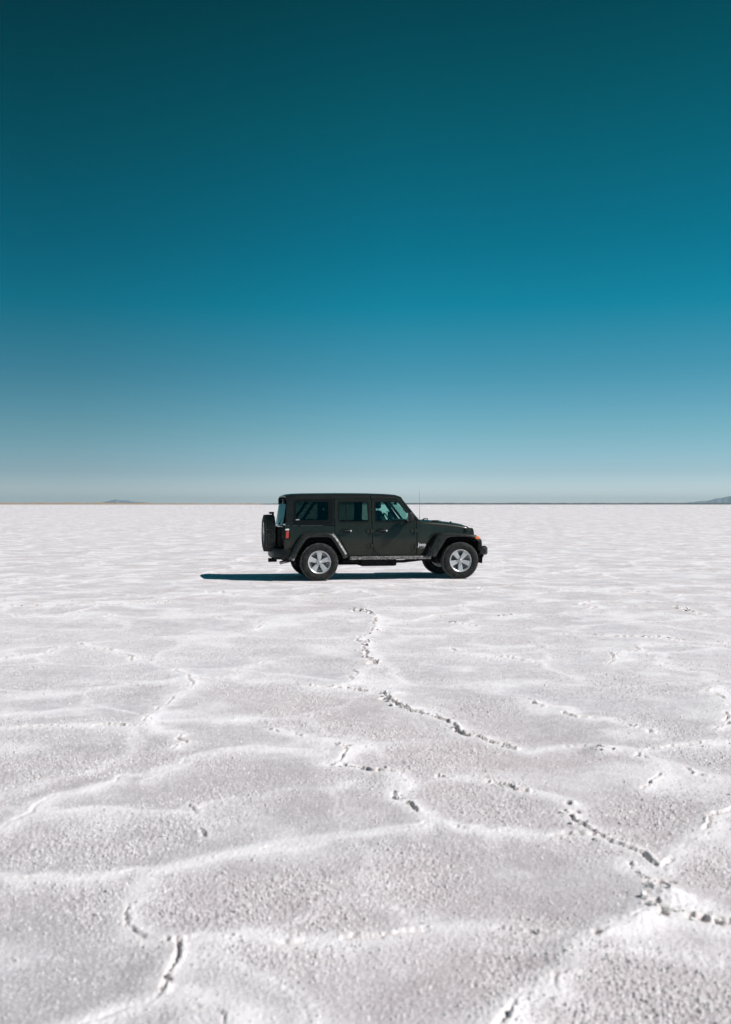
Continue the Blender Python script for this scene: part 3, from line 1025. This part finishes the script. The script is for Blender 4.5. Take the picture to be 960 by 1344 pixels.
    out_f = [(2.245, 0.50), (2.33, 0.65), (2.42, 0.82), (2.49, 0.945), (2.56, 0.987), (2.66, 0.998), (2.80, 0.995), (3.05, 0.978), (3.25, 0.960), (3.37, 0.938), (3.45, 0.895), (3.505, 0.825), (3.515, 0.80)]
    in_f = [(2.47, 0.49), (2.54, 0.605), (2.62, 0.73), (2.68, 0.825), (2.72, 0.868), (2.78, 0.893), (2.87, 0.905), (3.05, 0.905), (3.18, 0.900), (3.26, 0.888), (3.34, 0.855), (3.41, 0.795), (3.44, 0.775)]
    # caked salt on the leading leg, its pale colour also painting the sun highlight
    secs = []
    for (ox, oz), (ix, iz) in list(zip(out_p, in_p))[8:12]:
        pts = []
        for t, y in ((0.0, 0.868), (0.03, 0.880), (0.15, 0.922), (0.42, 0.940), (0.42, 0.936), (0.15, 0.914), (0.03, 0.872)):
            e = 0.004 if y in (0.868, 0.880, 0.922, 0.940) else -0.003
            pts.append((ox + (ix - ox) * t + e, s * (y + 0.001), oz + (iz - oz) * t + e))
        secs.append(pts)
    loft('salt_crust', secs, 'salt_highlight', rf_, smooth=50)
    fl = flare('front_fender', out_f, in_f, [0.735, 0.73, 0.72, 0.68, 0.64, 0.61, 0.58, 0.56, 0.55, 0.545, 0.54, 0.54, 0.54], car)
    # side marker wrapped round the fender nose
    secs = []
    for x, z0, z1, y in ((3.345, 0.868, 0.918, 0.948), (3.39, 0.852, 0.915, 0.945), (3.44, 0.828, 0.892, 0.93), (3.475, 0.815, 0.86, 0.90)):
        secs.append([(x, s * y, z0), (x, s * y, z1), (x, s * (y - 0.06), z1 + 0.004), (x, s * (y - 0.06), z0)])
    loft('side_marker', secs, 'orange_lens', fl, smooth=40)
    # inner wheel wells
    for cx, nm in ((-0.01, 'rear'), (3.03, 'front')):
        v, f = [], []
        nseg = 14
        for i in range(nseg + 1):
            a = math.pi * (-0.06 + 1.12 * i / nseg)
            rr = 0.50
            zx = cx + rr * math.cos(a)
            zz = 0.42 + rr * math.sin(a) * (1.0 if nm == 'front' else 1.0)
            zz = min(zz, 0.90)
            for y in (0.50, 0.87):
                v.append((zx, s * y, zz))
        for i in range(nseg):
            f.append([2 * i, 2 * i + 1, 2 * i + 3, 2 * i + 2])
        mesh_obj('wheel_well', v, f, 'under', car, smooth=60)
    # tail light on the corner
    ya, yb = sorted((s * 0.60, s * 0.822))
    tl = box('tail_light', -0.775, -0.615, ya, yb, 0.865, 1.105, 'frit', car, bevel=0.02, seg=3)
    ya, yb = sorted((s * 0.63, s * 0.829))
    box('red_lens', -0.705, -0.640, ya, yb, 0.885, 1.035, 'red_lens', tl, bevel=0.012)
    box('white_lens', -0.712, -0.632, ya, yb, 1.05, 1.085, 'white_lens', tl, bevel=0.008)
    return fd, cs

near_door, near_cowl = flank(-1)
flank(1)

# ---- roof: rear hard top and the front roof panel
def roof_sections(xs, gap=0.0):
    secs = []
    for x in xs:
        e = float(np.interp(x, [-0.68, -0.60, -0.45, 0.3, 1.0, 1.5, 1.70, 1.79], [-0.055, -0.028, -0.010, 0.0, 0.0, -0.014, -0.030, -0.055]))
        w = float(np.interp(x, [-0.68, -0.55, 1.5, 1.79], [0.700, 0.722, 0.722, 0.700]))
        zc = 1.835 + e
        right = [(-w, 1.703), (-w - 0.006, 1.722), (-w + 0.004, 1.752 + e * 0.6), (-w + 0.022, 1.778 + e), (-w + 0.065, 1.802 + e), (-w * 0.6, zc - 0.010), (-w * 0.3, zc - 0.002), (0, zc)]
        left = [(-y, z) for y, z in right[:-1]][::-1]
        bottom = [(w - 0.03, 1.703), (w - 0.07, 1.765 + e * 0.5), (0, zc - 0.035), (-w + 0.07, 1.765 + e * 0.5), (-w + 0.03, 1.703)]
        secs.append([(x, y, z) for y, z in right + left + bottom])
    return secs
loft('hardtop_roof', roof_sections([-0.68, -0.655, -0.60, -0.5, -0.3, 0.0, 0.4, 0.8, 1.10]), 'top', car, smooth=40)
loft('front_roof_panel', roof_sections([1.112, 1.3, 1.5, 1.62, 1.70, 1.76, 1.79]), 'top', car, smooth=40)

# ---- tail: tailgate, hard-top back with glass, spare wheel
tg = box('tailgate', -0.735, -0.69, -0.60, 0.60, 0.64, 1.14, 'paint', car, bevel=0.015)
box('tailgate_handle', -0.765, -0.733, -0.50, -0.36, 0.90, 0.96, 'plastic', tg, bevel=0.01)
for hz_ in (0.76, 1.02):
    box('tailgate_hinge', -0.755, -0.733, 0.45, 0.62, hz_, hz_ + 0.06, 'paint', tg, bevel=0.008)
for s in (-1, 1):      # corner posts of the tub beside the tailgate
    ya, yb = sorted((s * 0.603, s * 0.795))
    box('corner_post', -0.728, -0.66, ya, yb, 0.62, 1.14, 'paint', car, bevel=0.02)
def back_x(z):
    return -0.695 + (z - 1.15) / 0.55 * 0.035
def back_poly(y0z, thick, mat, name, parent, dx=0.0, lean=0.0):
    k = len(y0z)
    bx = lambda z: back_x(z) + dx - lean * (1.675 - z)
    v = [(bx(z), y, z) for y, z in y0z] + [(bx(z) + thick, y, z) for y, z in y0z]
    f = [list(range(k)), list(range(k, 2 * k))[::-1]] + [[i, (i + 1) % k, k + (i + 1) % k, k + i] for i in range(k)]
    return mesh_obj(name, v, f, mat, parent, smooth=35, bevel=0.004)
for s in (-1, 1):
    back_poly([(s * 0.775, 1.153), (s * 0.66, 1.153), (s * 0.625, 1.70), (s * 0.705, 1.70)], 0.05, 'top', 'hardtop_rear_pillar', car)
back_poly([(-0.64, 1.64), (0.64, 1.64), (0.64, 1.70), (-0.64, 1.70)], 0.045, 'top', 'hardtop_rear_header', car, 0.004)
rg = back_poly(round_poly([(-0.685, 1.15), (0.685, 1.15), (0.655, 1.675), (-0.655, 1.675)], 0.05), 0.006, 'glass_rear', 'rear_window', car, -0.008, 0.085)
for s in (-1, 1):
    ya, yb = sorted((s * 0.40, s * 0.47))
    box('glass_hinge', -0.715, -0.655, ya, yb, 1.60, 1.72, 'plastic', rg, bevel=0.008)
tube('rear_wiper', [(-0.735, -0.02, 1.17), (-0.732, -0.12, 1.22), (-0.72, -0.42, 1.30)], 0.010, 'plastic', rg, 6)
box('wiper_motor', -0.755, -0.70, -0.06, 0.04, 1.15, 1.20, 'plastic', rg, bevel=0.012)
# rear bumper, hitch and tow hook
def bump_sec(x, z0, z1, y):
    return (x, y, z0), (x, y, z1)
secs = []
for y, xb, xf, z0, z1 in ((-0.87, -0.66, -0.545, 0.475, 0.665), (-0.80, -0.80, -0.545, 0.455, 0.68), (-0.62, -0.905, -0.62, 0.44, 0.69), (-0.4, -0.945, -0.66, 0.435, 0.69), (0.4, -0.945, -0.66, 0.435, 0.69), (0.62, -0.905, -0.62, 0.44, 0.69), (0.80, -0.80, -0.545, 0.455, 0.68), (0.87, -0.66, -0.545, 0.475, 0.665)):
    secs.append([(xf, y, z0), (xb + 0.05, y, z0), (xb, y, z0 + 0.05), (xb, y, z1 - 0.07), (xb + 0.03, y, z1 - 0.01), (xf, y, z1)])
rb = loft('rear_bumper', secs, 'plastic', car, smooth=30, bevel=0.012)
tube('tow_hook', [(-0.92, -0.38, 0.44), (-0.99, -0.38, 0.425), (-1.01, -0.38, 0.40), (-0.97, -0.38, 0.385)], 0.014, 'under', rb, 8)
box('hitch_receiver', -0.98, -0.80, -0.05, 0.05, 0.36, 0.44, 'under', rb, bevel=0.008)
box('lower_valance', -0.72, -0.52, -0.84, 0.84, 0.40, 0.47, 'under', car, bevel=0.02)

# ---- wheels
WR = 0.398
def make_wheel(parent, loc, side, name='wheel', spin=0.0):
    w = empty(name, loc, 0, parent)
    w.rotation_euler = (0, spin, 0) if side < 0 else (0, spin, math.pi)
    # built with the outer face towards local -y
    prof = [(0.235, -0.085), (0.250, -0.112), (0.285, -0.123), (0.330, -0.124), (0.362, -0.116), (0.378, -0.106), (0.386, -0.094), (0.388, -0.06), (0.389, 0.0), (0.388, 0.06), (0.386, 0.094), (0.378, 0.106), (0.362, 0.116), (0.32, 0.124), (0.27, 0.118), (0.235, 0.085)]
    ty = lathe_y('tyre', prof, 64, 'rubber', w, smooth=35)
    # raised rib rings and tread blocks
    V, F = [], []
    def block(a0, a1, y0, y1, r0, r1, skew=0.0):
        o = len(V)
        for r in (r0, r1):
            for a in (a0, a1):
                for y in (y0, y1):
                    aa = a + skew * (y - y0)
                    V.append((r * math.cos(aa), y, r * math.sin(aa)))
        for q in ([0, 1, 3, 2], [4, 6, 7, 5], [0, 4, 5, 1], [2, 3, 7, 6], [0, 2, 6, 4], [1, 5, 7, 3]):
            F.append([i + o for i in q])
    nb = 44
    for i in range(nb):
        a = 2 * math.pi * i / nb
        st = 2 * math.pi / nb
        block(a, a + st * 0.72, -0.104, -0.062, 0.372, WR - 0.004, 0.3)
        block(a + st * 0.4, a + st * 1.12, -0.050, -0.018, 0.38, WR, 0.5)
        block(a + st * 0.1, a + st * 0.82, -0.008, 0.024, 0.38, WR, -0.5)
        block(a + st * 0.5, a + st * 1.22, 0.034, 0.060, 0.38, WR, 0.4)
        block(a + st * 0.2, a + st * 0.92, 0.070, 0.104, 0.372, WR - 0.004, -0.3)
    td = mesh_obj('tread', V, F, 'tread', w)
    # rim barrel and lip
    prof = [(0.10, 0.02), (0.195, 0.03), (0.200, -0.02), (0.212, -0.075), (0.218, -0.096), (0.236, -0.108), (0.244, -0.104), (0.243, -0.08), (0.225, 0.10), (0.205, 0.10), (0.20, 0.04)]
    rim = lathe_y('rim', prof, 56, 'alloy', w, smooth=35)
    # five broad spokes
    V, F = [], []
    for k in range(5):
        a = 2 * math.pi * k / 5 + math.pi / 2
        ca, sa = math.cos(a), math.sin(a)
        st = [(0.045, 0.036, -0.078, -0.035), (0.085, 0.044, -0.084, -0.035), (0.14, 0.050, -0.088, -0.045), (0.185, 0.058, -0.093, -0.055), (0.212, 0.078, -0.097, -0.06), (0.226, 0.098, -0.099, -0.065)]
        o = len(V)
        for r, hw, yf, yb in st:
            for q, y in ((-hw, yb), (-hw * 0.92, yf + 0.006), (-hw * 0.55, yf), (0, yf + 0.007), (hw * 0.55, yf), (hw * 0.92, yf + 0.006), (hw, yb)):
                V.append((r * ca - q * sa, y, r * sa + q * ca))
        for i in range(len(st) - 1):
            for j in range(6):
                F.append([o + i * 7 + j, o + i * 7 + j + 1, o + (i + 1) * 7 + j + 1, o + (i + 1) * 7 + j])
            F.append([o + i * 7 + 6, o + i * 7, o + (i + 1) * 7, o + (i + 1) * 7 + 6])
    mesh_obj('spokes', V, F, 'alloy', rim, smooth=40)
    lathe_y('hub', [(0.0005, -0.086), (0.045, -0.086), (0.052, -0.082), (0.07, -0.080), (0.076, -0.07), (0.076, -0.03), (0.0005, -0.03)], 30, 'alloy', rim, smooth=35)
    lathe_y('centre_cap', [(0.0005, -0.102), (0.024, -0.101), (0.031, -0.094), (0.032, -0.084)], 24, 'alloy', rim, smooth=45)
    for k in range(5):
        a = 2 * math.pi * (k + 0.5) / 5 + math.pi / 2
        cx, cz = 0.0635 * math.cos(a), 0.0635 * math.sin(a)
        tube('wheel_nut', [(cx, -0.075, cz), (cx, -0.098, cz)], 0.0115, 'alloy_dark', rim, 6)
    lathe_y('brake_disc', [(0.0005, 0.0), (0.165, 0.0), (0.165, 0.03), (0.0005, 0.03)], 32, 'alloy_dark', w, smooth=35)
    return w

def copy_tree(o, parent, loc=None, rot=None):
    c = o.copy()
    col.objects.link(c)
    c.parent = parent
    if loc is not None:
        c.location = loc
    if rot is not None:
        c.rotation_euler = rot
    for ch in list(o.children):
        if ch is not c:
            copy_tree(ch, c)
    return c

HUB_Z = 0.392
w0 = make_wheel(car, (-0.01, -0.80, HUB_Z), -1, spin=0.0)
wr = [copy_tree(w0, car, (3.03, -0.80, HUB_Z), (0, R(36), 0)),
      copy_tree(w0, car, (-0.01, 0.80, HUB_Z), (0, 0.4, math.pi)),
      copy_tree(w0, car, (3.03, 0.80, HUB_Z), (0, 0.9, math.pi))]
sp = copy_tree(w0, car, (-0.965, 0.06, 0.975), (0, 0.3, 0))
sp.name = 'spare_wheel'
sp.rotation_euler = Matrix.Rotation(R(-90), 4, 'Z').to_euler()
# spare carrier and the high brake light on its stalk
v, f = join_geo([box_geo(-0.90, -0.73, -0.12, 0.24, 0.86, 1.09), box_geo(-0.80, -0.73, -0.2, 0.55, 0.92, 1.03)])
box('tailgate_brace', -0.815, -0.737, -0.585, 0.40, 0.70, 1.10, 'under', tg, bevel=0.02)
sc = mesh_obj('spare_carrier', v, f, 'plastic', car, smooth=35, bevel=0.01)
tube('light_stalk', [(-0.84, 0.06, 1.05), (-0.86, 0.06, 1.30), (-0.88, 0.06, 1.40)], [0.04, 0.03, 0.02], 'plastic', sc, 8)
hb_ = box('high_brake_light', -0.95, -0.86, -0.06, 0.18, 1.385, 1.43, 'plastic', sc, bevel=0.01)
box('brake_lens', -0.958, -0.945, -0.05, 0.17, 1.392, 1.422, 'red_lens', hb_, bevel=0.003)
box('licence_plate', -0.741, -0.737, 0.27, 0.57, 0.66, 0.74, 'white_lens', tg, bevel=0)

# ---- front: engine block under the hood, hood, grille, lamps, bumper
eng = box('engine_bay', 2.172, 3.33, -0.54, 0.54, 0.55, 1.00, 'under', car, bevel=0.01)
secs = []
for x, w, zs, zc in ((2.205, 0.757, 1.166, 1.243), (2.30, 0.745, 1.155, 1.248), (2.5, 0.712, 1.132, 1.242), (2.75, 0.680, 1.102, 1.222), (3.0, 0.652, 1.070, 1.193), (3.15, 0.636, 1.052, 1.168), (3.26, 0.624, 1.040, 1.138), (3.32, 0.612, 1.030, 1.105), (3.345, 0.596, 1.02, 1.065)):
    right = [(-w, zs - 0.012), (-w - 0.002, zs + 0.02), (-w + 0.012, zs + (zc - zs) * 0.55), (-w + 0.05, zs + (zc - zs) * 0.80), (-w * 0.70, zc - 0.016), (-0.36, zc - 0.010), (-0.31, zc + 0.004), (-0.15, zc + 0.008), (0, zc + 0.009)]
    left = [(-y, z) for y, z in right[:-1]][::-1]
    secs.append([(x, y, z) for y, z in right + left])
hood = loft('hood', secs, 'paint', car, smooth=40)
for s in (-1, 1):
    ya, yb = sorted((s * 0.617, s * 0.655))
    box('hood_latch', 3.20, 3.27, ya, yb, 1.005, 1.085, 'plastic', hood, bevel=0.008)
    tube('hood_bumper', [(2.95, s * 0.42, 1.19), (2.95, s * 0.42, 1.222)], 0.02, 'plastic', hood, 10)
    box('washer_nozzle', 2.36, 2.40, s * 0.25 - 0.03, s * 0.25 + 0.03, 1.25, 1.272, 'plastic', hood, bevel=0.006)
    box('hood_vent', 2.52, 2.66, s * 0.47 - 0.07, s * 0.47 + 0.07, 1.222, 1.249, 'plastic', hood, bevel=0.008)
vg, fg = tube_geo([(2.50, -0.16, 1.245), (2.50, -0.16, 1.28), (2.50, 0.16, 1.28), (2.50, 0.16, 1.245)], 0.009, 8)
mesh_obj('hood_loop', vg, fg, 'plastic', hood, smooth=50)
# cowl and wipers
secs = []
for y in (-0.755, -0.5, 0, 0.5, 0.755):
    c = 0.0 if abs(y) > 0.7 else 0.012
    secs.append([(2.075, y, 1.10), (2.075, y, 1.24 + c), (2.13, y, 1.245 + c), (2.197, y, 1.232 + c), (2.197, y, 1.10)])
cowl = loft('cowl', secs, 'plastic', car, smooth=40)
for yc in (-0.35, 0.28):
    tube('wiper', [(2.16, yc, 1.255), (2.145, yc - 0.04, 1.285), (2.115, yc - 0.40, 1.31)], 0.010, 'plastic', cowl, 6)
# windscreen frame and glass
def wsx(z):
    return 2.150 + (1.266 - z) * 0.795
def wpt(y, z, d=0.0):
    return (wsx(z) + d * 0.78, y, z + d * 0.62)
for s in (-1, 1):
    secs = []
    for z in (1.235, 1.30, 1.45, 1.60, 1.70, 1.745):
        yo = y_side(0, z) - 0.012
        yi = yo - 0.085
        secs.append([wpt(s * yo, z, 0.0), wpt(s * yi, z, 0.0), wpt(s * yi, z, -0.05), wpt(s * yo, z, -0.05)])
    loft('windscreen_pillar', secs, 'paint', car, smooth=35, bevel=0.012)
secs = []
for y in (-0.705, -0.4, 0, 0.4, 0.705):
    secs.append([wpt(y, 1.685, 0.0), wpt(y, 1.752, 0.004), wpt(y, 1.765, -0.05), wpt(y, 1.685, -0.05)])
loft('windscreen_header', secs, 'paint', car, smooth=35, bevel=0.008)
mesh_obj('windscreen', [wpt(-0.70, 1.24, -0.012), wpt(0.70, 1.24, -0.012), wpt(0.645, 1.70, -0.012), wpt(-0.645, 1.70, -0.012),
                        wpt(-0.70, 1.24, -0.018), wpt(0.70, 1.24, -0.018), wpt(0.645, 1.70, -0.018), wpt(-0.645, 1.70, -0.018)],
         [[0, 1, 2, 3], [7, 6, 5, 4], [0, 4, 5, 1], [1, 5, 6, 2], [2, 6, 7, 3], [3, 7, 4, 0]], 'glass_clear', car)
# grille with seven slots
def grille():
    bm = bmesh.new()
    outer = round_poly([(-0.60, 0.60), (0.60, 0.60), (0.60, 1.02), (0.54, 1.075), (-0.54, 1.075), (-0.60, 1.02)], 0.04)
    loops = [outer]
    for k in range(-3, 4):
        loops.append(round_poly([(k * 0.088 - 0.026, 0.70), (k * 0.088 + 0.026, 0.70), (k * 0.088 + 0.026, 1.02), (k * 0.088 - 0.026, 1.02)], 0.02, 3))
    for s in (-1, 1):
        loops.append([(s * 0.465 + 0.10 * math.cos(a), 0.90 + 0.10 * math.sin(a)) for a in [2 * math.pi * i / 24 for i in range(24)]])
    for lp in loops:
        vv = [bm.verts.new((0, p[0], p[1])) for p in lp]
        for i in range(len(vv)):
            bm.edges.new((vv[i], vv[(i + 1) % len(vv)]))
    bmesh.ops.triangle_fill(bm, use_beauty=True, use_dissolve=False, edges=bm.edges[:], normal=(1, 0, 0))
    ret = bmesh.ops.extrude_face_region(bm, geom=bm.faces[:])
    back = {g for g in ret['geom'] if isinstance(g, bmesh.types.BMVert)}
    for v in bm.verts:
        z = v.co.z
        x = 3.435 - 0.10 * max(0, z - 0.86) ** 1.0 - 0.05 * max(0, 0.75 - z)
        v.co.x = x - (0.085 if v in back else 0)
    bmesh.ops.recalc_face_normals(bm, faces=bm.faces)
    me = bpy.data.meshes.new('grille')
    bm.to_mesh(me)
    bm.free()
    return finish('grille', me, 'paint', car, 40, 0.006)
gr = grille()
box('radiator', 3.335, 3.345, -0.52, 0.52, 0.62, 1.01, 'under', gr, bevel=0)
for s in (-1, 1):
    hl_ = empty('headlight', (3.43, s * 0.465, 0.90), R(90), car)
    lathe_y('bezel', [(0.099, 0.05), (0.099, -0.006), (0.088, -0.008), (0.08, 0.02), (0.02, 0.05)], 28, 'chrome', hl_, smooth=40)
    lathe_y('lens', [(0.0005, -0.022), (0.05, -0.017), (0.09, -0.004), (0.088, 0.004)], 28, 'glass_clear', hl_, smooth=60)
# front bumper: centre beam, tapered ends, skid lip, tow hooks
secs = []
for y, xb, xf, z0, z1 in ((-0.88, 3.47, 3.605, 0.53, 0.675), (-0.74, 3.47, 3.685, 0.50, 0.700), (-0.52, 3.48, 3.715, 0.505, 0.685), (0.52, 3.48, 3.715, 0.505, 0.685), (0.74, 3.47, 3.685, 0.50, 0.700), (0.88, 3.47, 3.605, 0.53, 0.675)):
    secs.append([(xb, y, z0), (xf - 0.03, y, z0), (xf, y, z0 + 0.03), (xf, y, z1 - 0.05), (xf - 0.05, y, z1), (xb, y, z1)])
fb = loft('front_bumper', secs, 'plastic', car, smooth=30, bevel=0.01)
secs = []
for y, xf in ((-0.74, 3.60), (-0.5, 3.66), (0.5, 3.66), (0.74, 3.60)):
    secs.append([(3.47, y, 0.40), (xf - 0.08, y, 0.40), (xf, y, 0.47), (xf, y, 0.503), (3.47, y, 0.503)])
loft('bumper_skid', secs, 'plastic', fb, smooth=30, bevel=0.008)
box('bumper_bracket', 3.40, 3.50, -0.56, 0.56, 0.56, 0.80, 'under', car, bevel=0.01)
for s in (-1, 1):
    tube('tow_hook', [(3.69, s * 0.36, 0.66), (3.735, s * 0.36, 0.665), (3.755, s * 0.36, 0.64), (3.735, s * 0.36, 0.615)], 0.014, 'plastic', fb, 8)
    ya, yb = sorted((s * 0.60, s * 0.90))
    box('fender_liner', 3.42, 3.51, ya, yb, 0.60, 0.79, 'under', car, bevel=0.015)
    vg, fg = tube_geo([(3.66, s * 0.66, 0.605), (3.686, s * 0.66, 0.605)], 0.045, 16)
    mesh_obj('fog_light', vg, fg, 'white_lens', fb, smooth=40)
# aerial on the cowl side
ant = tube('antenna', [(2.165, -0.765, 1.215), (2.165, -0.77, 1.26), (2.16, -0.772, 1.55), (2.155, -0.774, 1.90)], [0.012, 0.005, 0.0022, 0.0015], 'plastic', car, 6)

# ---- underside
box('skid_plate', 0.95, 1.75, -0.42, 0.30, 0.265, 0.42, 'under', car, bevel=0.04)
box('fuel_tank', 0.35, 0.98, -0.10, 0.52, 0.28, 0.50, 'under', car, bevel=0.04)
box('muffler', -0.62, -0.30, -0.50, 0.45, 0.40, 0.58, 'under', car, bevel=0.06)
for s in (-1, 1):
    ya, yb = sorted((s * 0.40, s * 0.48))
    box('chassis_rail', -0.66, 3.48, ya, yb, 0.42, 0.54, 'under', car, bevel=0.01)
    tube('control_arm', [(0.05, s * 0.50, 0.33), (0.75, s * 0.46, 0.40)], 0.03, 'under', car, 8)
    tube('control_arm', [(2.95, s * 0.50, 0.33), (2.30, s * 0.46, 0.40)], 0.03, 'under', car, 8)
    tube('shock_absorber', [(-0.10, s * 0.56, 0.36), (-0.20, s * 0.50, 0.75)], 0.03, 'under', car, 10)
    tube('shock_absorber', [(3.06, s * 0.56, 0.36), (3.0, s * 0.50, 0.80)], 0.03, 'under', car, 10)
for ax in (-0.01, 3.03):
    tube('axle', [(ax, -0.78, HUB_Z), (ax, -0.2, HUB_Z), (ax, 0, HUB_Z), (ax, 0.2, HUB_Z), (ax, 0.78, HUB_Z)], [0.045, 0.05, 0.14, 0.05, 0.045], 'under', car, 12)
tube('drive_shaft', [(0.0, 0, 0.40), (1.2, 0.05, 0.42), (3.0, 0.1, 0.40)], 0.035, 'under', car, 8)
tube('exhaust_pipe', [(2.6, -0.25, 0.42), (1.9, -0.35, 0.36), (0.9, -0.38, 0.36), (-0.3, -0.40, 0.47)], 0.032, 'under', car, 8)
tube('exhaust_tip', [(-0.55, -0.55, 0.42), (-0.80, -0.58, 0.37)], 0.033, 'steel', car, 10)
box('rear_floor', -0.49, 0.51, -0.56, 0.56, 0.56, 0.925, 'under', car, bevel=0)
box('under_floor', -0.60, 2.17, -0.70, 0.70, 0.505, 0.53, 'under', car, bevel=0)

# ---- cabin: seats, bars, dashboard, wheel
def seat(name, x, y, w, mat='cloth'):
    st = empty(name, (x, y, 0), 0, car)
    box('cushion', -0.28, 0.27, -w / 2, w / 2, 1.0 - 0.06, 1.0 + 0.08, mat, st, bevel=0.05, seg=3)
    secs = []
    for t, th, ww in ((0.0, 0.13, 1.0), (0.25, 0.15, 1.0), (0.7, 0.12, 0.95), (0.93, 0.09, 0.80), (1.0, 0.05, 0.7)):
        zx = -0.22 - 0.14 * t
        zz = 1.02 + 0.44 * t
        pts = round_poly([(zx - th / 2, -w / 2 * ww), (zx + th / 2, -w / 2 * ww), (zx + th / 2, w / 2 * ww), (zx - th / 2, w / 2 * ww)], 0.05, 3)
        secs.append([(a, c, zz) for a, c in pts])
    loft('backrest', secs, mat, st, smooth=50)
    hs_ = []
    for z, th, ww in ((1.50, 0.06, 0.20), (1.53, 0.10, 0.25), (1.62, 0.11, 0.26), (1.67, 0.08, 0.22), (1.685, 0.04, 0.16)):
        pts = round_poly([(-0.36 - th / 2, -ww / 2), (-0.36 + th / 2, -ww / 2), (-0.36 + th / 2, ww / 2), (-0.36 - th / 2, ww / 2)], 0.03, 3)
        hs_.append([(a, c, z) for a, c in pts])
    loft('headrest', hs_, mat, st, smooth=50)
    for dy in (-0.06, 0.06):
        tube('headrest_post', [(-0.36, dy, 1.44), (-0.36, dy, 1.52)], 0.007, 'steel', st, 6)
    return st
seat('front_seat', 1.70, -0.36, 0.50)
seat('front_seat', 1.70, 0.36, 0.50)
seat('rear_seat', 0.62, -0.40, 0.46)
seat('rear_seat', 0.62, 0.40, 0.46)
seat('rear_seat', 0.62, 0.0, 0.30)
secs = []
for y in (-0.74, -0.3, 0.3, 0.74):
    secs.append([(2.07, y, 1.05), (1.83, y, 1.05), (1.80, y, 1.16), (1.84, y, 1.25), (1.95, y, 1.275), (2.07, y, 1.25)])
loft('dashboard', secs, 'interior', car, smooth=50)
sw = empty('steering_wheel', (1.72, 0.36, 1.22), 0, car)
ring = [(0.19 * math.sin(a) * math.sin(R(25)) * -1.0, 0.19 * math.cos(a), 0.19 * math.sin(a) * math.cos(R(25))) for a in [2 * math.pi * i / 28 for i in range(29)]]
tube('wheel_ring', ring, 0.016, 'interior', sw, 8)
tube('steering_column', [(0, 0, 0), (0.18, 0, -0.08)], 0.035, 'interior', sw, 10)
for a in (0.1, math.pi - 0.1, -math.pi / 2):
    tube('wheel_spoke', [(0, 0, 0), (-0.19 * math.sin(a) * math.sin(R(25)), 0.19 * math.cos(a), 0.19 * math.sin(a) * math.cos(R(25)))], 0.014, 'interior', sw, 6)
box('rear_view_mirror', 1.80, 1.825, -0.11, 0.11, 1.58, 1.65, 'interior', car, bevel=0.012)
for s in (-1, 1):
    tube('roll_bar', [(1.10, s * 0.66, 1.10), (1.09, s * 0.655, 1.45), (1.08, s * 0.62, 1.70), (1.08, s * 0.5, 1.725), (1.08, 0, 1.735)], 0.035, 'interior', car, 10)
    tube('roll_bar', [(1.08, s * 0.61, 1.705), (0.3, s * 0.61, 1.70), (-0.05, s * 0.62, 1.66), (-0.42, s * 0.64, 1.14)], 0.035, 'interior', car, 10)
    tube('roll_bar', [(1.08, s * 0.61, 1.71), (1.72, s * 0.60, 1.69)], 0.03, 'interior', car, 10)
    tube('grab_handle', [(1.84, s * 0.64, 1.48), (1.86, s * 0.63, 1.52), (1.78, s * 0.62, 1.62)], 0.014, 'interior', car, 8)
    tube('seat_belt', [(1.07, s * 0.62, 1.58), (1.08, s * 0.66, 1.30), (1.10, s * 0.68, 1.12)], 0.02, 'interior', car, 6)

# ---- lettering on the flank
def text_part(name, body, size, loc, mat, parent, align='LEFT', squash=1.0, bold=0.0):
    cu = bpy.data.curves.new(name, 'FONT')
    cu.body = body
    cu.size = size
    cu.extrude = 0.001
    cu.offset = bold
    cu.align_x = align
    o = bpy.data.objects.new(name, cu)
    col.objects.link(o)
    bpy.context.view_layer.update()
    dg = bpy.context.evaluated_depsgraph_get()
    me = bpy.data.meshes.new_from_object(o.evaluated_get(dg))
    bpy.data.objects.remove(o)
    for v in me.vertices:
        x, y, z = v.co
        px_, pz_ = loc[0] + x * squash, loc[1] + y
        v.co = (px_, -(y_side(px_, pz_) - float(np.interp(px_, [2.12, 2.3, 2.5], [0.0, 0.025, 0.075])) + 0.0035 + z), pz_)
    me.materials.clear()
    return finish(name, me, mat, parent)
text_part('badge_lettering', 'Jeep', 0.105, (2.118, 0.703), 'decal', near_cowl, bold=0.0012)
text_part('model_lettering', 'UNLIMITED', 0.028, (2.150, 0.652), 'decal_grey', near_cowl)
